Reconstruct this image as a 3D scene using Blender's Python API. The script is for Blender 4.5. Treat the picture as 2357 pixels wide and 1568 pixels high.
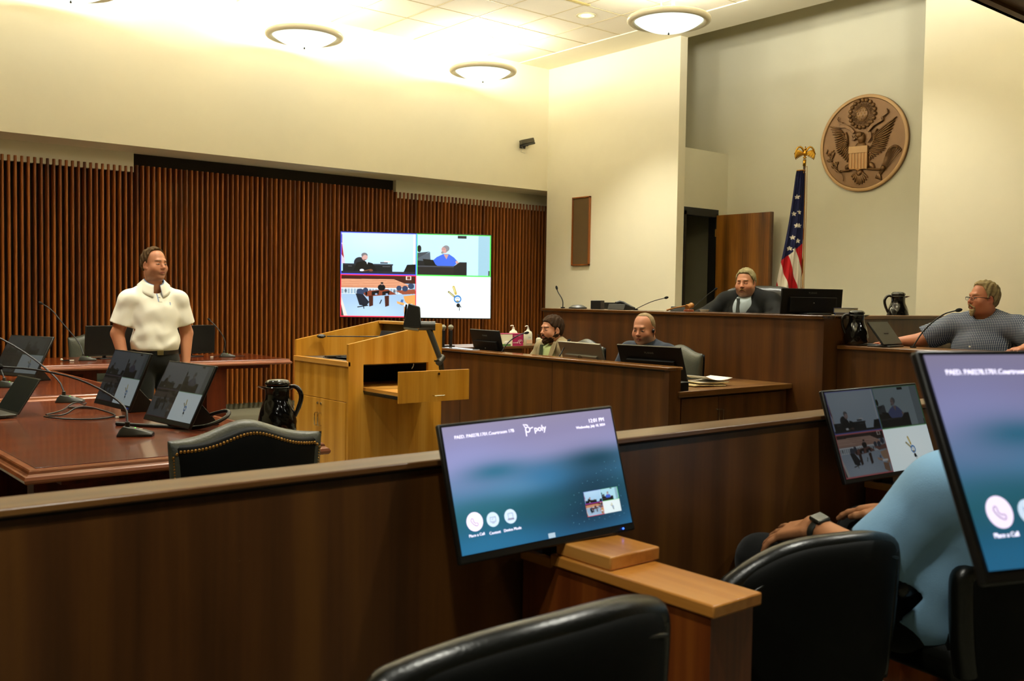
import bpy, bmesh, math, random
import numpy as np
from mathutils import Vector, Matrix, Euler

for _o in list(bpy.data.objects): bpy.data.objects.remove(_o)
random.seed(7)
SC = bpy.context.scene
COL = SC.collection
PI = math.pi
R = math.radians

# ------------------------------------------------------------------ camera
def make_camera():
    f, W, H = 2230.64, 2357.0, 1568.0
    y, p, r = 0.688746791, 0.0438213251, 0.0155082494
    cy, sy, cp, sp, cr, sr = math.cos(y), math.sin(y), math.cos(p), math.sin(p), math.cos(r), math.sin(r)
    fw = Vector((sy*cp, cy*cp, -sp)); rt = Vector((cy, -sy, 0)); up = rt.cross(fw)
    rt2 = rt*cr + up*sr; up2 = rt*-sr + up*cr
    cam = bpy.data.cameras.new('camera')
    o = bpy.data.objects.new('camera', cam); COL.objects.link(o)
    m = Matrix.Identity(4)
    for i in range(3):
        m[i][0] = rt2[i]; m[i][1] = up2[i]; m[i][2] = -fw[i]
    m[0][3], m[1][3], m[2][3] = 0, 0, 1.43
    o.matrix_world = m
    cam.sensor_width = 36; cam.lens = f/W*36; cam.clip_start = 0.02
    cam.dof.use_dof = True; cam.dof.focus_distance = 7.6; cam.dof.aperture_fstop = 7.1
    SC.camera = o
make_camera()
world = bpy.data.worlds.new('world'); SC.world = world; world.use_nodes = True
world.node_tree.nodes['Background'].inputs[0].default_value = (0.9, 0.8, 0.6, 1)
world.node_tree.nodes['Background'].inputs[1].default_value = 0.0
SC.view_settings.view_transform = 'Standard'
SC.view_settings.look = 'None'
SC.view_settings.gamma = 1
SC.view_settings.use_curve_mapping = False
SC.view_settings.exposure = 0.33
SC.cycles.max_bounces = 8
SC.cycles.sample_clamp_indirect = 6.0
LAMP_W = 88.0          # watts in each pendant bowl
DOWN_W = 300.0          # watts in each recessed downlight
JURY_W = 75.0           # watts in each added soffit downlight over the jury
LAMP_COL = (1.0, 0.98, 0.85)

# ------------------------------------------------------------------ materials
def s2l(h):
    if isinstance(h, str):
        c = [int(h[i:i+2], 16)/255 for i in (0, 2, 4)]
    else: c = h
    return tuple((x/12.92 if x <= .04045 else ((x+.055)/1.055)**2.4) for x in c)
MATS = {}
def mat(name, col='808080', rough=.5, metal=0, spec=.5, emit=0, coat=0, noise=0, nscale=20, bump=0, alpha=1, ecol=None, trans=0):
    if name in MATS: return MATS[name]
    m = bpy.data.materials.new(name); m.use_nodes = True
    nt = m.node_tree; b = nt.nodes['Principled BSDF']
    c = s2l(col)
    b.inputs['Base Color'].default_value = (*c, 1)
    b.inputs['Roughness'].default_value = rough
    b.inputs['Metallic'].default_value = metal
    b.inputs['Specular IOR Level'].default_value = spec
    b.inputs['Coat Weight'].default_value = coat
    b.inputs['Coat Roughness'].default_value = .12
    b.inputs['Transmission Weight'].default_value = trans
    if emit:
        b.inputs['Emission Color'].default_value = (*(s2l(ecol) if ecol else c), 1)
        b.inputs['Emission Strength'].default_value = emit
    if noise or bump:
        tc = nt.nodes.new('ShaderNodeTexCoord'); n = nt.nodes.new('ShaderNodeTexNoise')
        n.inputs['Scale'].default_value = nscale; n.inputs['Detail'].default_value = 5
        nt.links.new(tc.outputs['Object'], n.inputs['Vector'])
        if noise:
            mx = nt.nodes.new('ShaderNodeMix'); mx.data_type = 'RGBA'; mx.blend_type = 'MULTIPLY'
            mx.inputs['Factor'].default_value = 1
            mr = nt.nodes.new('ShaderNodeMapRange')
            mr.inputs['To Min'].default_value = 1-noise; mr.inputs['To Max'].default_value = 1+noise
            nt.links.new(n.outputs['Fac'], mr.inputs['Value'])
            mx.inputs['A'].default_value = (*c, 1)
            nt.links.new(mr.outputs['Result'], mx.inputs['B'])
            nt.links.new(mx.outputs['Result'], b.inputs['Base Color'])
        if bump:
            bp = nt.nodes.new('ShaderNodeBump'); bp.inputs['Strength'].default_value = bump; bp.inputs['Distance'].default_value = .01
            nt.links.new(n.outputs['Fac'], bp.inputs['Height']); nt.links.new(bp.outputs['Normal'], b.inputs['Normal'])
    MATS[name] = m
    return m
def wood(name, dark, mid, light, axis=2, scale=1.0, rough=.35, coat=0.0, spec=.5, contrast=1.0, stripes=9.0):
    """procedural veneer: long grain along axis, broad cathedral figure, fine pores"""
    if name in MATS: return MATS[name]
    m = bpy.data.materials.new(name); m.use_nodes = True
    nt = m.node_tree; b = nt.nodes['Principled BSDF']; N = nt.nodes.new; L = nt.links.new
    tc = N('ShaderNodeTexCoord')
    def mapped(sx, sl):
        mp = N('ShaderNodeMapping'); s = [sx*scale]*3; s[axis] = sl*scale
        mp.inputs['Scale'].default_value = s; L(tc.outputs['Object'], mp.inputs['Vector']); return mp
    n1 = N('ShaderNodeTexNoise'); n1.inputs['Scale'].default_value = 1; n1.inputs['Detail'].default_value = 4; n1.inputs['Distortion'].default_value = .6
    L(mapped(stripes, .55).outputs[0], n1.inputs['Vector'])
    n2 = N('ShaderNodeTexNoise'); n2.inputs['Scale'].default_value = 1; n2.inputs['Detail'].default_value = 6
    L(mapped(70, 2.2).outputs[0], n2.inputs['Vector'])
    w = N('ShaderNodeTexWave'); w.wave_type = 'RINGS'; w.rings_direction = 'Z' if axis == 2 else ('X' if axis == 0 else 'Y')
    w.inputs['Scale'].default_value = 1.3; w.inputs['Distortion'].default_value = 7; w.inputs['Detail'].default_value = 3; w.inputs['Detail Scale'].default_value = .7
    L(mapped(1.6, .22).outputs[0], w.inputs['Vector'])
    a1 = N('ShaderNodeMath'); a1.operation = 'MULTIPLY_ADD'; a1.inputs[1].default_value = .62; L(n1.outputs['Fac'], a1.inputs[0])
    a2 = N('ShaderNodeMath'); a2.operation = 'MULTIPLY_ADD'; a2.inputs[1].default_value = .26; L(n2.outputs['Fac'], a2.inputs[0])
    a3 = N('ShaderNodeMath'); a3.operation = 'MULTIPLY'; a3.inputs[1].default_value = .14; L(w.outputs['Fac'], a3.inputs[0])
    L(a3.outputs[0], a2.inputs[2]); L(a2.outputs[0], a1.inputs[2])
    cr = N('ShaderNodeValToRGB'); e = cr.color_ramp.elements
    h = .17/contrast
    e[0].position = .5-h; e[0].color = (*s2l(dark), 1); e[1].position = .5+h; e[1].color = (*s2l(light), 1)
    k = e.new(.5); k.color = (*s2l(mid), 1)
    L(a1.outputs[0], cr.inputs['Fac']); L(cr.outputs[0], b.inputs['Base Color'])
    b.inputs['Roughness'].default_value = rough; b.inputs['Coat Weight'].default_value = coat
    b.inputs['Coat Roughness'].default_value = .08; b.inputs['Specular IOR Level'].default_value = spec
    MATS[name] = m
    return m
def vcol(name, rough=.6, spec=.4, emit=0.0, bump=0, nscale=200, sheen=0):
    """base colour (or emission, for screens) taken from the mesh's own colour attribute"""
    if name in MATS: return MATS[name]
    m = bpy.data.materials.new(name); m.use_nodes = True
    nt = m.node_tree; b = nt.nodes['Principled BSDF']
    a = nt.nodes.new('ShaderNodeVertexColor'); a.layer_name = 'Col'
    b.inputs['Roughness'].default_value = rough; b.inputs['Specular IOR Level'].default_value = spec
    b.inputs['Sheen Weight'].default_value = sheen
    if emit:
        b.inputs['Base Color'].default_value = (.01, .01, .01, 1)
        nt.links.new(a.outputs[0], b.inputs['Emission Color']); b.inputs['Emission Strength'].default_value = emit
    else: nt.links.new(a.outputs[0], b.inputs['Base Color'])
    if bump:
        tc = nt.nodes.new('ShaderNodeTexCoord'); n = nt.nodes.new('ShaderNodeTexNoise'); n.inputs['Scale'].default_value = nscale
        n.inputs['Detail'].default_value = 4
        bp = nt.nodes.new('ShaderNodeBump'); bp.inputs['Strength'].default_value = bump; bp.inputs['Distance'].default_value = .004
        nt.links.new(tc.outputs['Object'], n.inputs['Vector']); nt.links.new(n.outputs['Fac'], bp.inputs['Height']); nt.links.new(bp.outputs['Normal'], b.inputs['Normal'])
    MATS[name] = m
    return m

M_CREAM = mat('cream_paint', 'efe6ca', .75, noise=.02, nscale=6)
M_SAGE = mat('sage_paint', 'e6e0c6', .8, noise=.02, nscale=6)
M_TILE = mat('ceiling_tile', 'efe3cb', .9, noise=.03, nscale=60)
M_TBAR = mat('ceiling_grid_bar', 'c9b68a', .6)
M_CARPET = mat('green_grey_carpet', '6f6c58', .95, noise=.25, nscale=90, bump=.3)
M_WAL = wood('walnut_panel', '3a2008', '4d2c0e', '5f3a12', rough=.38, spec=.5, contrast=.8)
M_WALX = wood('walnut_cap', '4a2c12', '6a4420', '85602f', axis=0, rough=.3, stripes=22, spec=.6)
M_WALY = wood('walnut_cap_cross', '4a2a0e', '66401a', '7d5426', axis=1, rough=.3, stripes=22, spec=.6)
M_SLAT = wood('slat_wood', '562808', '8a4a11', 'a8601b', rough=.45, stripes=14)
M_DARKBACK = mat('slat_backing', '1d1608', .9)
M_OAK = wood('golden_oak', 'ac7216', 'bf8424', 'cc9438', rough=.36, contrast=1.0, stripes=12)
M_OAKE = wood('oak_edge', 'b4782a', 'c88c3a', 'd49c4c', axis=1, rough=.35, stripes=30)
M_MAH = wood('mahogany_top', '4a1806', '60250a', '74320e', axis=0, rough=.25, coat=.35, stripes=9)
M_MAHV = wood('mahogany_leg', '3c1205', '561e08', '68290c', rough=.6, spec=.2)
M_MAHE = wood('mahogany_edge', '6e3316', '8c4a24', '9c5a30', axis=0, rough=.3, coat=.3, stripes=30)
M_MAPLE = wood('warm_cherry_cap', 'a0621f', 'bc7a30', 'cc8c40', axis=1, rough=.3, coat=.15, stripes=14)
M_CHERRYV = wood('red_cherry_side', '50210a', '743812', '8a4a18', rough=.3, coat=.1, stripes=8)
M_BURL = wood('figured_door_veneer', '3c2006', '6b400d', '8a5818', rough=.4, stripes=2.6, scale=1.0, contrast=1.1)
M_BLACK = mat('black_plastic', '0e0e0c', .4)
M_BLACKG = mat('glossy_black_plastic', '090908', .12, coat=.6)
M_BEZEL = mat('dark_bezel', '151411', .35)
M_GUN = mat('gunmetal', '3a382e', .35, metal=.6)
M_SILVER = mat('brushed_silver', '8d8878', .35, metal=.7)
M_CHROME = mat('chrome', 'c9c4b4', .15, metal=1)
M_BRASS = mat('antique_brass', 'a87c3c', .3, metal=.9)
M_GOLD = mat('polished_gold', 'c99838', .22, metal=1)
M_LEATH = mat('black_leather', '0c0d08', .30, bump=.08, nscale=160, spec=.6)
M_LEATHG = mat('worn_grey_leather', '45473c', .38, bump=.2, nscale=120, spec=.55)
M_LEATHB = mat('matte_black_upholstery', '070805', .6, spec=.15)
M_BRONZE = mat('bronze_relief', '74522c', .38, metal=.35, noise=.15, nscale=9)
M_BRONZEL = mat('light_bronze', 'b8905c', .4, metal=.15)
M_WHITE = mat('white_plastic', 'd8d4c4', .4)
M_PAPER = mat('white_paper', 'efe9d8', .7)
M_LINE = mat('dark_joint', '1a0d04', .8)

# ------------------------------------------------------------------ mesh builder
class MB:
    def __init__(s): s.b = bmesh.new()
    def box(s, x0, x1, y0, y1, z0, z1, rot=None, at=None):
        r = bmesh.ops.create_cube(s.b, size=1)
        c = Vector(((x0+x1)/2, (y0+y1)/2, (z0+z1)/2))
        m = Matrix.Translation(c) @ Matrix.Diagonal((x1-x0, y1-y0, z1-z0, 1))
        if rot is not None: m = Matrix.Translation(at or (0, 0, 0)) @ rot.to_4x4() @ m
        bmesh.ops.transform(s.b, matrix=m, verts=r['verts']); return s
    def cyl(s, p0, p1, r0, r1=None, seg=16, cap=True):
        p0, p1 = Vector(p0), Vector(p1); r1 = r0 if r1 is None else r1
        d = p1-p0
        r = bmesh.ops.create_cone(s.b, cap_ends=cap, segments=seg, radius1=r0, radius2=r1, depth=d.length)
        q = Vector((0, 0, 1)).rotation_difference(d.normalized())
        bmesh.ops.transform(s.b, matrix=Matrix.Translation((p0+p1)/2) @ q.to_matrix().to_4x4(), verts=r['verts']); return s
    def sph(s, c, r, seg=16, rot=None):
        q = bmesh.ops.create_uvsphere(s.b, u_segments=seg, v_segments=max(6, seg//2), radius=1)
        rr = (r, r, r) if not hasattr(r, '__len__') else r
        m = Matrix.Diagonal((*rr, 1))
        if rot is not None: m = rot.to_4x4() @ m
        bmesh.ops.transform(s.b, matrix=Matrix.Translation(c) @ m, verts=q['verts']); return s
    def tube(s, pts, r, seg=8, closed=False, cap=True, smooth=0):
        pts = [Vector(p) for p in pts]
        for _ in range(smooth):
            q = [pts[0]]
            for a, b in zip(pts, pts[1:]): q += [a*.75+b*.25, a*.25+b*.75]
            q.append(pts[-1]); pts = q
        n = len(pts); rs = r if hasattr(r, '__len__') else [r]*n
        if len(rs) != n:
            rs = [rs[min(len(rs)-1, int(i*(len(rs)-1)/(n-1)+.5))] for i in range(n)]
        rings = []; nrm = None
        for i, p in enumerate(pts):
            t = (pts[(i+1) % n]-pts[i-1]) if closed or 0 < i < n-1 else (pts[1]-pts[0] if i == 0 else pts[-1]-pts[-2])
            t.normalize()
            if nrm is None:
                nrm = t.orthogonal().normalized()
            else:
                nrm = (nrm - t*nrm.dot(t))
                nrm = nrm.normalized() if nrm.length > 1e-6 else t.orthogonal().normalized()
            bn = t.cross(nrm)
            rings.append([s.b.verts.new(p + (nrm*math.cos(2*PI*k/seg)+bn*math.sin(2*PI*k/seg))*rs[i]) for k in range(seg)])
        for i in range(n if closed else n-1):
            a, b = rings[i], rings[(i+1) % n]
            for k in range(seg): s.b.faces.new((a[k], a[(k+1) % seg], b[(k+1) % seg], b[k]))
        if cap and not closed:
            s.b.faces.new(rings[0][::-1]); s.b.faces.new(rings[-1])
        return s
    def lathe(s, prof, seg=32, c=(0, 0, 0), wob=None, cap=True):
        rings = []
        for r, z in prof:
            ring = []
            for k in range(seg):
                a = 2*PI*k/seg
                rr = r if wob is None else r*wob(a, z)
                ring.append(s.b.verts.new((c[0]+rr*math.cos(a), c[1]+rr*math.sin(a), c[2]+z)))
            rings.append(ring)
        for a, b in zip(rings, rings[1:]):
            for k in range(seg): s.b.faces.new((a[k], a[(k+1) % seg], b[(k+1) % seg], b[k]))
        if cap and prof[0][0] > 1e-4: s.b.faces.new(rings[0][::-1])
        if cap and prof[-1][0] > 1e-4: s.b.faces.new(rings[-1])
        return s
    def prism(s, poly, t0, t1, axes='xz'):
        """extrude a 2D polygon; axes names the plane, the third axis runs t0..t1"""
        def P(a, b, t):
            return {'xz': (a, t, b), 'yz': (t, a, b), 'xy': (a, b, t)}[axes]
        v0 = [s.b.verts.new(P(a, b, t0)) for a, b in poly]; v1 = [s.b.verts.new(P(a, b, t1)) for a, b in poly]
        n = len(poly)
        s.b.faces.new(v0[::-1]); s.b.faces.new(v1)
        for i in range(n): s.b.faces.new((v0[i], v0[(i+1) % n], v1[(i+1) % n], v1[i]))
        return s
    def grid(s, fn, nu, nv):
        g = [[s.b.verts.new(fn(i/nu, j/nv)) for j in range(nv+1)] for i in range(nu+1)]
        for i in range(nu):
            for j in range(nv): s.b.faces.new((g[i][j], g[i+1][j], g[i+1][j+1], g[i][j+1]))
        return s
    def xf(s, m):
        bmesh.ops.transform(s.b, matrix=m, verts=s.b.verts); return s
    def obj(s, name, m, parent=None, bevel=0, smooth=None, seg=2, label=None, loc=None, rot=None, kind=None, weld=False):
        if weld: bmesh.ops.remove_doubles(s.b, verts=s.b.verts, dist=1e-5)
        bmesh.ops.recalc_face_normals(s.b, faces=s.b.faces)
        me = bpy.data.meshes.new(name); s.b.to_mesh(me); s.b.free()
        for x in (m if isinstance(m, (list, tuple)) else [m]): me.materials.append(x)
        if smooth is True: me.polygons.foreach_set('use_smooth', [True]*len(me.polygons))
        elif smooth is not False:
            try: me.polygons.foreach_set('use_smooth', [True]*len(me.polygons)); me.set_sharp_from_angle(angle=R(38))
            except Exception: pass
        o = bpy.data.objects.new(name, me); COL.objects.link(o)
        if parent is not None: o.parent = parent
        if loc is not None: o.location = loc
        if rot is not None: o.rotation_euler = rot
        if bevel:
            md = o.modifiers.new('bevel', 'BEVEL'); md.width = bevel; md.segments = seg; md.limit_method = 'ANGLE'; md.angle_limit = R(40)
        if label: o['label'] = label
        if kind: o['kind'] = kind
        return o
def thing(name, label, cat, loc=(0, 0, 0), rz=0, group=None):
    o = bpy.data.objects.new(name, None); COL.objects.link(o); o.empty_display_size = .1
    o.location = loc; o.rotation_euler = (0, 0, rz)
    return tag(o, label, cat, group)
def tag(o, label, cat, group=None, kind=None):
    if label: o['label'] = label
    if cat: o['category'] = cat
    if group: o['group'] = group
    if kind: o['kind'] = kind
    return o
def struct(name, mb, m, **k):
    o = mb.obj(name, m, **k); o['kind'] = 'structure'; return o
def dup(root, loc, rz, label=None, group=None, scale=None):
    r = root.copy(); COL.objects.link(r); r.location = loc; r.rotation_euler = (0, 0, rz)
    if scale: r.scale = scale
    if label: r['label'] = label
    if group: r['group'] = group
    def rec(src, dst):
        for ch in list(src.children):
            c = ch.copy(); COL.objects.link(c); c.parent = dst; rec(ch, c)
    rec(root, r)
    return r
def mesh_np(name, V, F, m, parent=None, cols=None, smooth=True, loc=None):
    me = bpy.data.meshes.new(name)
    V = np.asarray(V, np.float32); F = np.asarray(F, np.int32); n = F.shape[1]
    me.vertices.add(len(V)); me.vertices.foreach_set('co', V.ravel())
    me.loops.add(F.size); me.loops.foreach_set('vertex_index', F.ravel())
    me.polygons.add(len(F)); me.polygons.foreach_set('loop_start', np.arange(0, F.size, n, dtype=np.int32))
    me.update(calc_edges=True); me.validate()
    if smooth: me.polygons.foreach_set('use_smooth', [True]*len(me.polygons))
    if cols is not None:
        a = me.color_attributes.new('Col', 'FLOAT_COLOR', 'POINT')
        c = np.ones((len(V), 4), np.float32); c[:, :3] = cols; a.data.foreach_set('color', c.ravel())
    me.materials.append(m)
    o = bpy.data.objects.new(name, me); COL.objects.link(o)
    if parent is not None: o.parent = parent
    if loc is not None: o.location = loc
    return o
def text_obj(name, body, size, m, parent, loc, rot=(R(90), 0, 0), align='LEFT', depth=.0004, space=1.0):
    cu = bpy.data.curves.new('tmp', 'FONT'); cu.body = body; cu.size = size; cu.align_x = align; cu.align_y = 'CENTER'
    cu.extrude = depth; cu.space_character = space; cu.resolution_u = 3
    t = bpy.data.objects.new('tmp', cu); COL.objects.link(t)
    dg = bpy.context.evaluated_depsgraph_get(); dg.update()
    me = bpy.data.meshes.new_from_object(t.evaluated_get(dg)); me.name = name
    bpy.data.objects.remove(t); bpy.data.curves.remove(cu)
    me.materials.clear(); me.materials.append(m)
    o = bpy.data.objects.new(name, me); COL.objects.link(o); o.parent = parent; o.location = loc; o.rotation_euler = rot
    return o

# ------------------------------------------------------------------ signed-distance modelling for bodies and cloth
def rotm(yaw=0, pitch=0, roll=0):
    """local x right, y forward, z up; yaw about z, then pitch (nod) about x, roll about y"""
    return np.array((Matrix.Rotation(yaw, 3, 'Z') @ Matrix.Rotation(pitch, 3, 'X') @ Matrix.Rotation(roll, 3, 'Y')))
class SDF:
    def __init__(s, lo, hi, h, fine=(), hf=None):
        ax = []
        for k in range(3):
            segs = [(f[0][k], f[1][k]) for f in fine]
            x = lo[k]; c = [x]
            while x < hi[k]:
                st = hf if any(a-1e-9 <= x < b for a, b in segs) else h
                x += st; c.append(x)
            ax.append(np.array(c))
        s.ax = ax; s.F = np.full([len(a) for a in ax], .5, np.float32)
    def sub(s, lo, hi):
        sl = tuple(slice(max(0, int(np.searchsorted(a, lo[k]))-1), int(np.searchsorted(a, hi[k]))+1) for k, a in enumerate(s.ax))
        g = [s.ax[k][sl[k]] for k in range(3)]
        return sl, (g[0][:, None, None], g[1][None, :, None], g[2][None, None, :])
    def apply(s, sl, d, op, k):
        if d.size == 0: return
        A = s.F[sl]
        if op == 'u':
            if k > 0:
                h = np.maximum(k-np.abs(A-d), 0)/k; s.F[sl] = np.minimum(A, d)-h*h*k*.25
            else: s.F[sl] = np.minimum(A, d)
        elif op == 's':
            d = -d
            if k > 0:
                h = np.maximum(k-np.abs(A-d), 0)/k; s.F[sl] = np.maximum(A, d)+h*h*k*.25
            else: s.F[sl] = np.maximum(A, d)
    def cap(s, a, b, ra, rb=None, k=.01, op='u', flat=None):
        """tapered limb from a to b; flat=(dir, factor) squashes the section along dir"""
        a = np.array(a, float); b = np.array(b, float); rb = ra if rb is None else rb
        m = max(ra, rb)*1.35+k+.02
        sl, (X, Y, Z) = s.sub(np.minimum(a, b)-m, np.maximum(a, b)+m)
        d = b-a; L2 = max(d@d, 1e-12)
        px, py, pz = X-a[0], Y-a[1], Z-a[2]
        t = np.clip((px*d[0]+py*d[1]+pz*d[2])/L2, 0, 1)
        qx, qy, qz = px-t*d[0], py-t*d[1], pz-t*d[2]
        if flat is not None:
            n = np.array(flat[0], float); n /= np.linalg.norm(n); fl = flat[1]
            dn = qx*n[0]+qy*n[1]+qz*n[2]
            dist = np.sqrt(np.maximum(qx*qx+qy*qy+qz*qz+(fl*fl-1)*dn*dn, 1e-12))
        else: dist = np.sqrt(qx*qx+qy*qy+qz*qz)
        s.apply(sl, dist-(ra+(rb-ra)*t), op, k); return s
    def chain(s, pts, rs, k=.01, **kw):
        for i in range(len(pts)-1): s.cap(pts[i], pts[i+1], rs[i], rs[i+1], k, **kw)
        return s
    def ell(s, c, r, M=None, k=.01, op='u'):
        c = np.array(c, float); r = np.array(r, float); m = max(r)+k+.02
        sl, (X, Y, Z) = s.sub(c-m, c+m)
        px, py, pz = X-c[0], Y-c[1], Z-c[2]
        if M is not None:
            px, py, pz = (M[0, 0]*px+M[1, 0]*py+M[2, 0]*pz, M[0, 1]*px+M[1, 1]*py+M[2, 1]*pz, M[0, 2]*px+M[1, 2]*py+M[2, 2]*pz)
        k0 = np.sqrt((px/r[0])**2+(py/r[1])**2+(pz/r[2])**2); k1 = np.sqrt((px/r[0]**2)**2+(py/r[1]**2)**2+(pz/r[2]**2)**2)+1e-9
        s.apply(sl, k0*(k0-1)/k1, op, k); return s
    def rbox(s, c, r, M=None, rad=.01, k=.01, op='u'):
        c = np.array(c, float); r = np.array(r, float)-rad; m = np.linalg.norm(r)+rad+k+.02
        sl, (X, Y, Z) = s.sub(c-m, c+m)
        p = [X-c[0], Y-c[1], Z-c[2]]
        if M is not None: p = [M[0, i]*p[0]+M[1, i]*p[1]+M[2, i]*p[2] for i in range(3)]
        q = [np.abs(p[i])-r[i] for i in range(3)]
        d = np.sqrt(sum(np.maximum(x, 0)**2 for x in q))+np.minimum(np.maximum(np.maximum(q[0], q[1]), q[2]), 0)-rad
        s.apply(sl, d, op, k); return s
    def half(s, p, n, k=.004):
        """keep only the side of the plane that n points away from"""
        n = np.array(n, float); n /= np.linalg.norm(n); X, Y, Z = s.ax
        d = (X[:, None, None]-p[0])*n[0]+(Y[None, :, None]-p[1])*n[1]+(Z[None, None, :]-p[2])*n[2]
        h = np.maximum(k-np.abs(s.F-d), 0)/k; s.F = np.maximum(s.F, d)+h*h*k*.25; return s
    def field(s, fn):
        X, Y, Z = s.ax; s.F = fn(s.F, X[:, None, None], Y[None, :, None], Z[None, None, :]).astype(np.float32); return s
    def mesh(s):
        F = s.F; ax = s.ax; ins = F < 0; nx, ny, nz = F.shape
        cs = (nx-1, ny-1, nz-1); nc = cs[0]*cs[1]*cs[2]
        acc = [np.zeros(nc) for _ in range(3)]; cnt = np.zeros(nc); quads = []
        for a in range(3):
            s0 = [slice(None)]*3; s1 = [slice(None)]*3; s0[a] = slice(0, -1); s1[a] = slice(1, None)
            m = ins[tuple(s0)] != ins[tuple(s1)]
            idx = np.nonzero(m)
            f0 = F[tuple(s0)][idx]; f1 = F[tuple(s1)][idx]; t = f0/(f0-f1)
            P = [ax[q][idx[q]].astype(float) for q in range(3)]
            P[a] = P[a]+t*(ax[a][idx[a]+1]-P[a])
            b, c = (a+1) % 3, (a+2) % 3
            ids = []; ok = np.ones(len(t), bool)
            for db, dc in ((-1, -1), (0, -1), (0, 0), (-1, 0)):
                I = [idx[0].copy(), idx[1].copy(), idx[2].copy()]; I[b] += db; I[c] += dc
                v = (I[b] >= 0) & (I[b] < cs[b]) & (I[c] >= 0) & (I[c] < cs[c]); ok &= v
                lin = (np.clip(I[0], 0, cs[0]-1)*cs[1]+np.clip(I[1], 0, cs[1]-1))*cs[2]+np.clip(I[2], 0, cs[2]-1)
                ids.append(lin)
                w = v.astype(float)
                for q in range(3): acc[q] += np.bincount(lin, P[q]*w, nc)
                cnt += np.bincount(lin, w, nc)
            Q = np.stack(ids, 1)[ok]; fl = (f0 < 0)[ok]
            Q[~fl] = Q[~fl][:, ::-1]; quads.append(Q)
        Q = np.concatenate(quads)
        use = np.unique(Q); remap = np.zeros(nc, np.int64); remap[use] = np.arange(len(use))
        V = np.stack([acc[q][use]/cnt[use] for q in range(3)], 1)
        Q = remap[Q]
        A, B, C = V[Q[:, 0]], V[Q[:, 1]], V[Q[:, 2]]
        if np.einsum('ij,ij->i', A, np.cross(B, C)).sum() < 0: Q = Q[:, ::-1]
        return V, Q
def wob(V, s=1.0, seed=0):
    """smooth pseudo-noise field in -1..1"""
    x, y, z = V[:, 0]*s+seed*1.7, V[:, 1]*s+seed*2.3, V[:, 2]*s-seed*1.1
    return (np.sin(x*1.3+1.7*np.sin(y*.9+z*.4))+np.sin(y*1.7+1.9*np.sin(z*1.1+x*.3))+np.sin(z*1.9+1.5*np.sin(x*1.2-y*.5)))/3
def blend(c, mask, col):
    m = np.clip(mask, 0, 1)[:, None]; return c*(1-m)+np.array(s2l(col))*m

# head in its own frame: origin between the ears, x to the person's right-hand image side, y out of the face, z up
def head_sdf(S, o, M, fat=0.0, beardy=0, neck=None, sc=1.0):
    o = np.array(o, float)
    P = lambda x, y, z: o+M@(np.array((x, y, z))*sc)
    E = lambda c, r, k=.012, op='u', m=None: S.ell(P(*c), np.array(r)*sc, M if m is None else M@m, k*sc, op)
    C = lambda a, b, ra, rb, k=.008, op='u': S.cap(P(*a), P(*b), ra*sc, rb*sc, k*sc, op)
    E((0, -.016, .040), (.077, .098, .086), .02)
    E((0, .012, -.020), (.066+fat*.5, .078, .082), .03)
    E((0, .018, -.060), (.055+fat, .062, .046), .03)
    if fat: E((0, .004, -.088), (.058+fat, .058, .034), .03)
    for s in (-1, 1):
        E((s*.040, .054, -.028), (.024+fat*.6, .026, .026), .03)
        E((s*.054, -.002, -.058), (.014+fat*.5, .034, .026), .03)
    E((0, .070, -.096), (.022, .018, .016), .022)
    C((-.030, .080, .030), (.030, .080, .030), .010, .010, .02)
    for s in (-1, 1): E((s*.031, .101, .007), (.021, .016, .014), .012, 's')
    for s in (-1, 1): E((s*.031, .0755, .005), (.0165, .0125, .0115), .003)
    C((0, .082, .020), (0, .104, -.020), .0085, .0125, .012)
    E((0, .108, -.023), (.0125, .0105, .0095), .006)
    for s in (-1, 1): E((s*.0125, .098, -.027), (.0075, .009, .0068), .005)
    E((0, .080, -.052), (.026, .014, .020), .016)
    C((-.019, .0885, -.0555), (0, .0955, -.0530), .0042, .0052, .004); C((.019, .0885, -.0555), (0, .0955, -.0530), .0042, .0052, .004)
    C((-.017, .0875, -.0625), (0, .0935, -.0655), .0045, .0062, .004); C((.017, .0875, -.0625), (0, .0935, -.0655), .0045, .0062, .004)
    E((0, .099, -.0592), (.020, .009, .0014), .002, 's')
    for s in (-1, 1):
        mm = np.array(Matrix.Rotation(s*.35, 3, 'Z') @ Matrix.Rotation(-.2, 3, 'X'))
        E((s*.078, -.010, -.006), (.0075, .019, .031), .006, m=mm)
        E((s*.086, -.006, -.004), (.006, .011, .018), .005, 's', m=mm)
        E((s*.074, .002, -.030), (.007, .009, .010), .006)
    if neck is not None:
        n = np.array(neck, float); S.cap(P(0, -.022, -.055), n, (.054+fat*.8)*sc, (.060+fat)*sc, .03)
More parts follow.
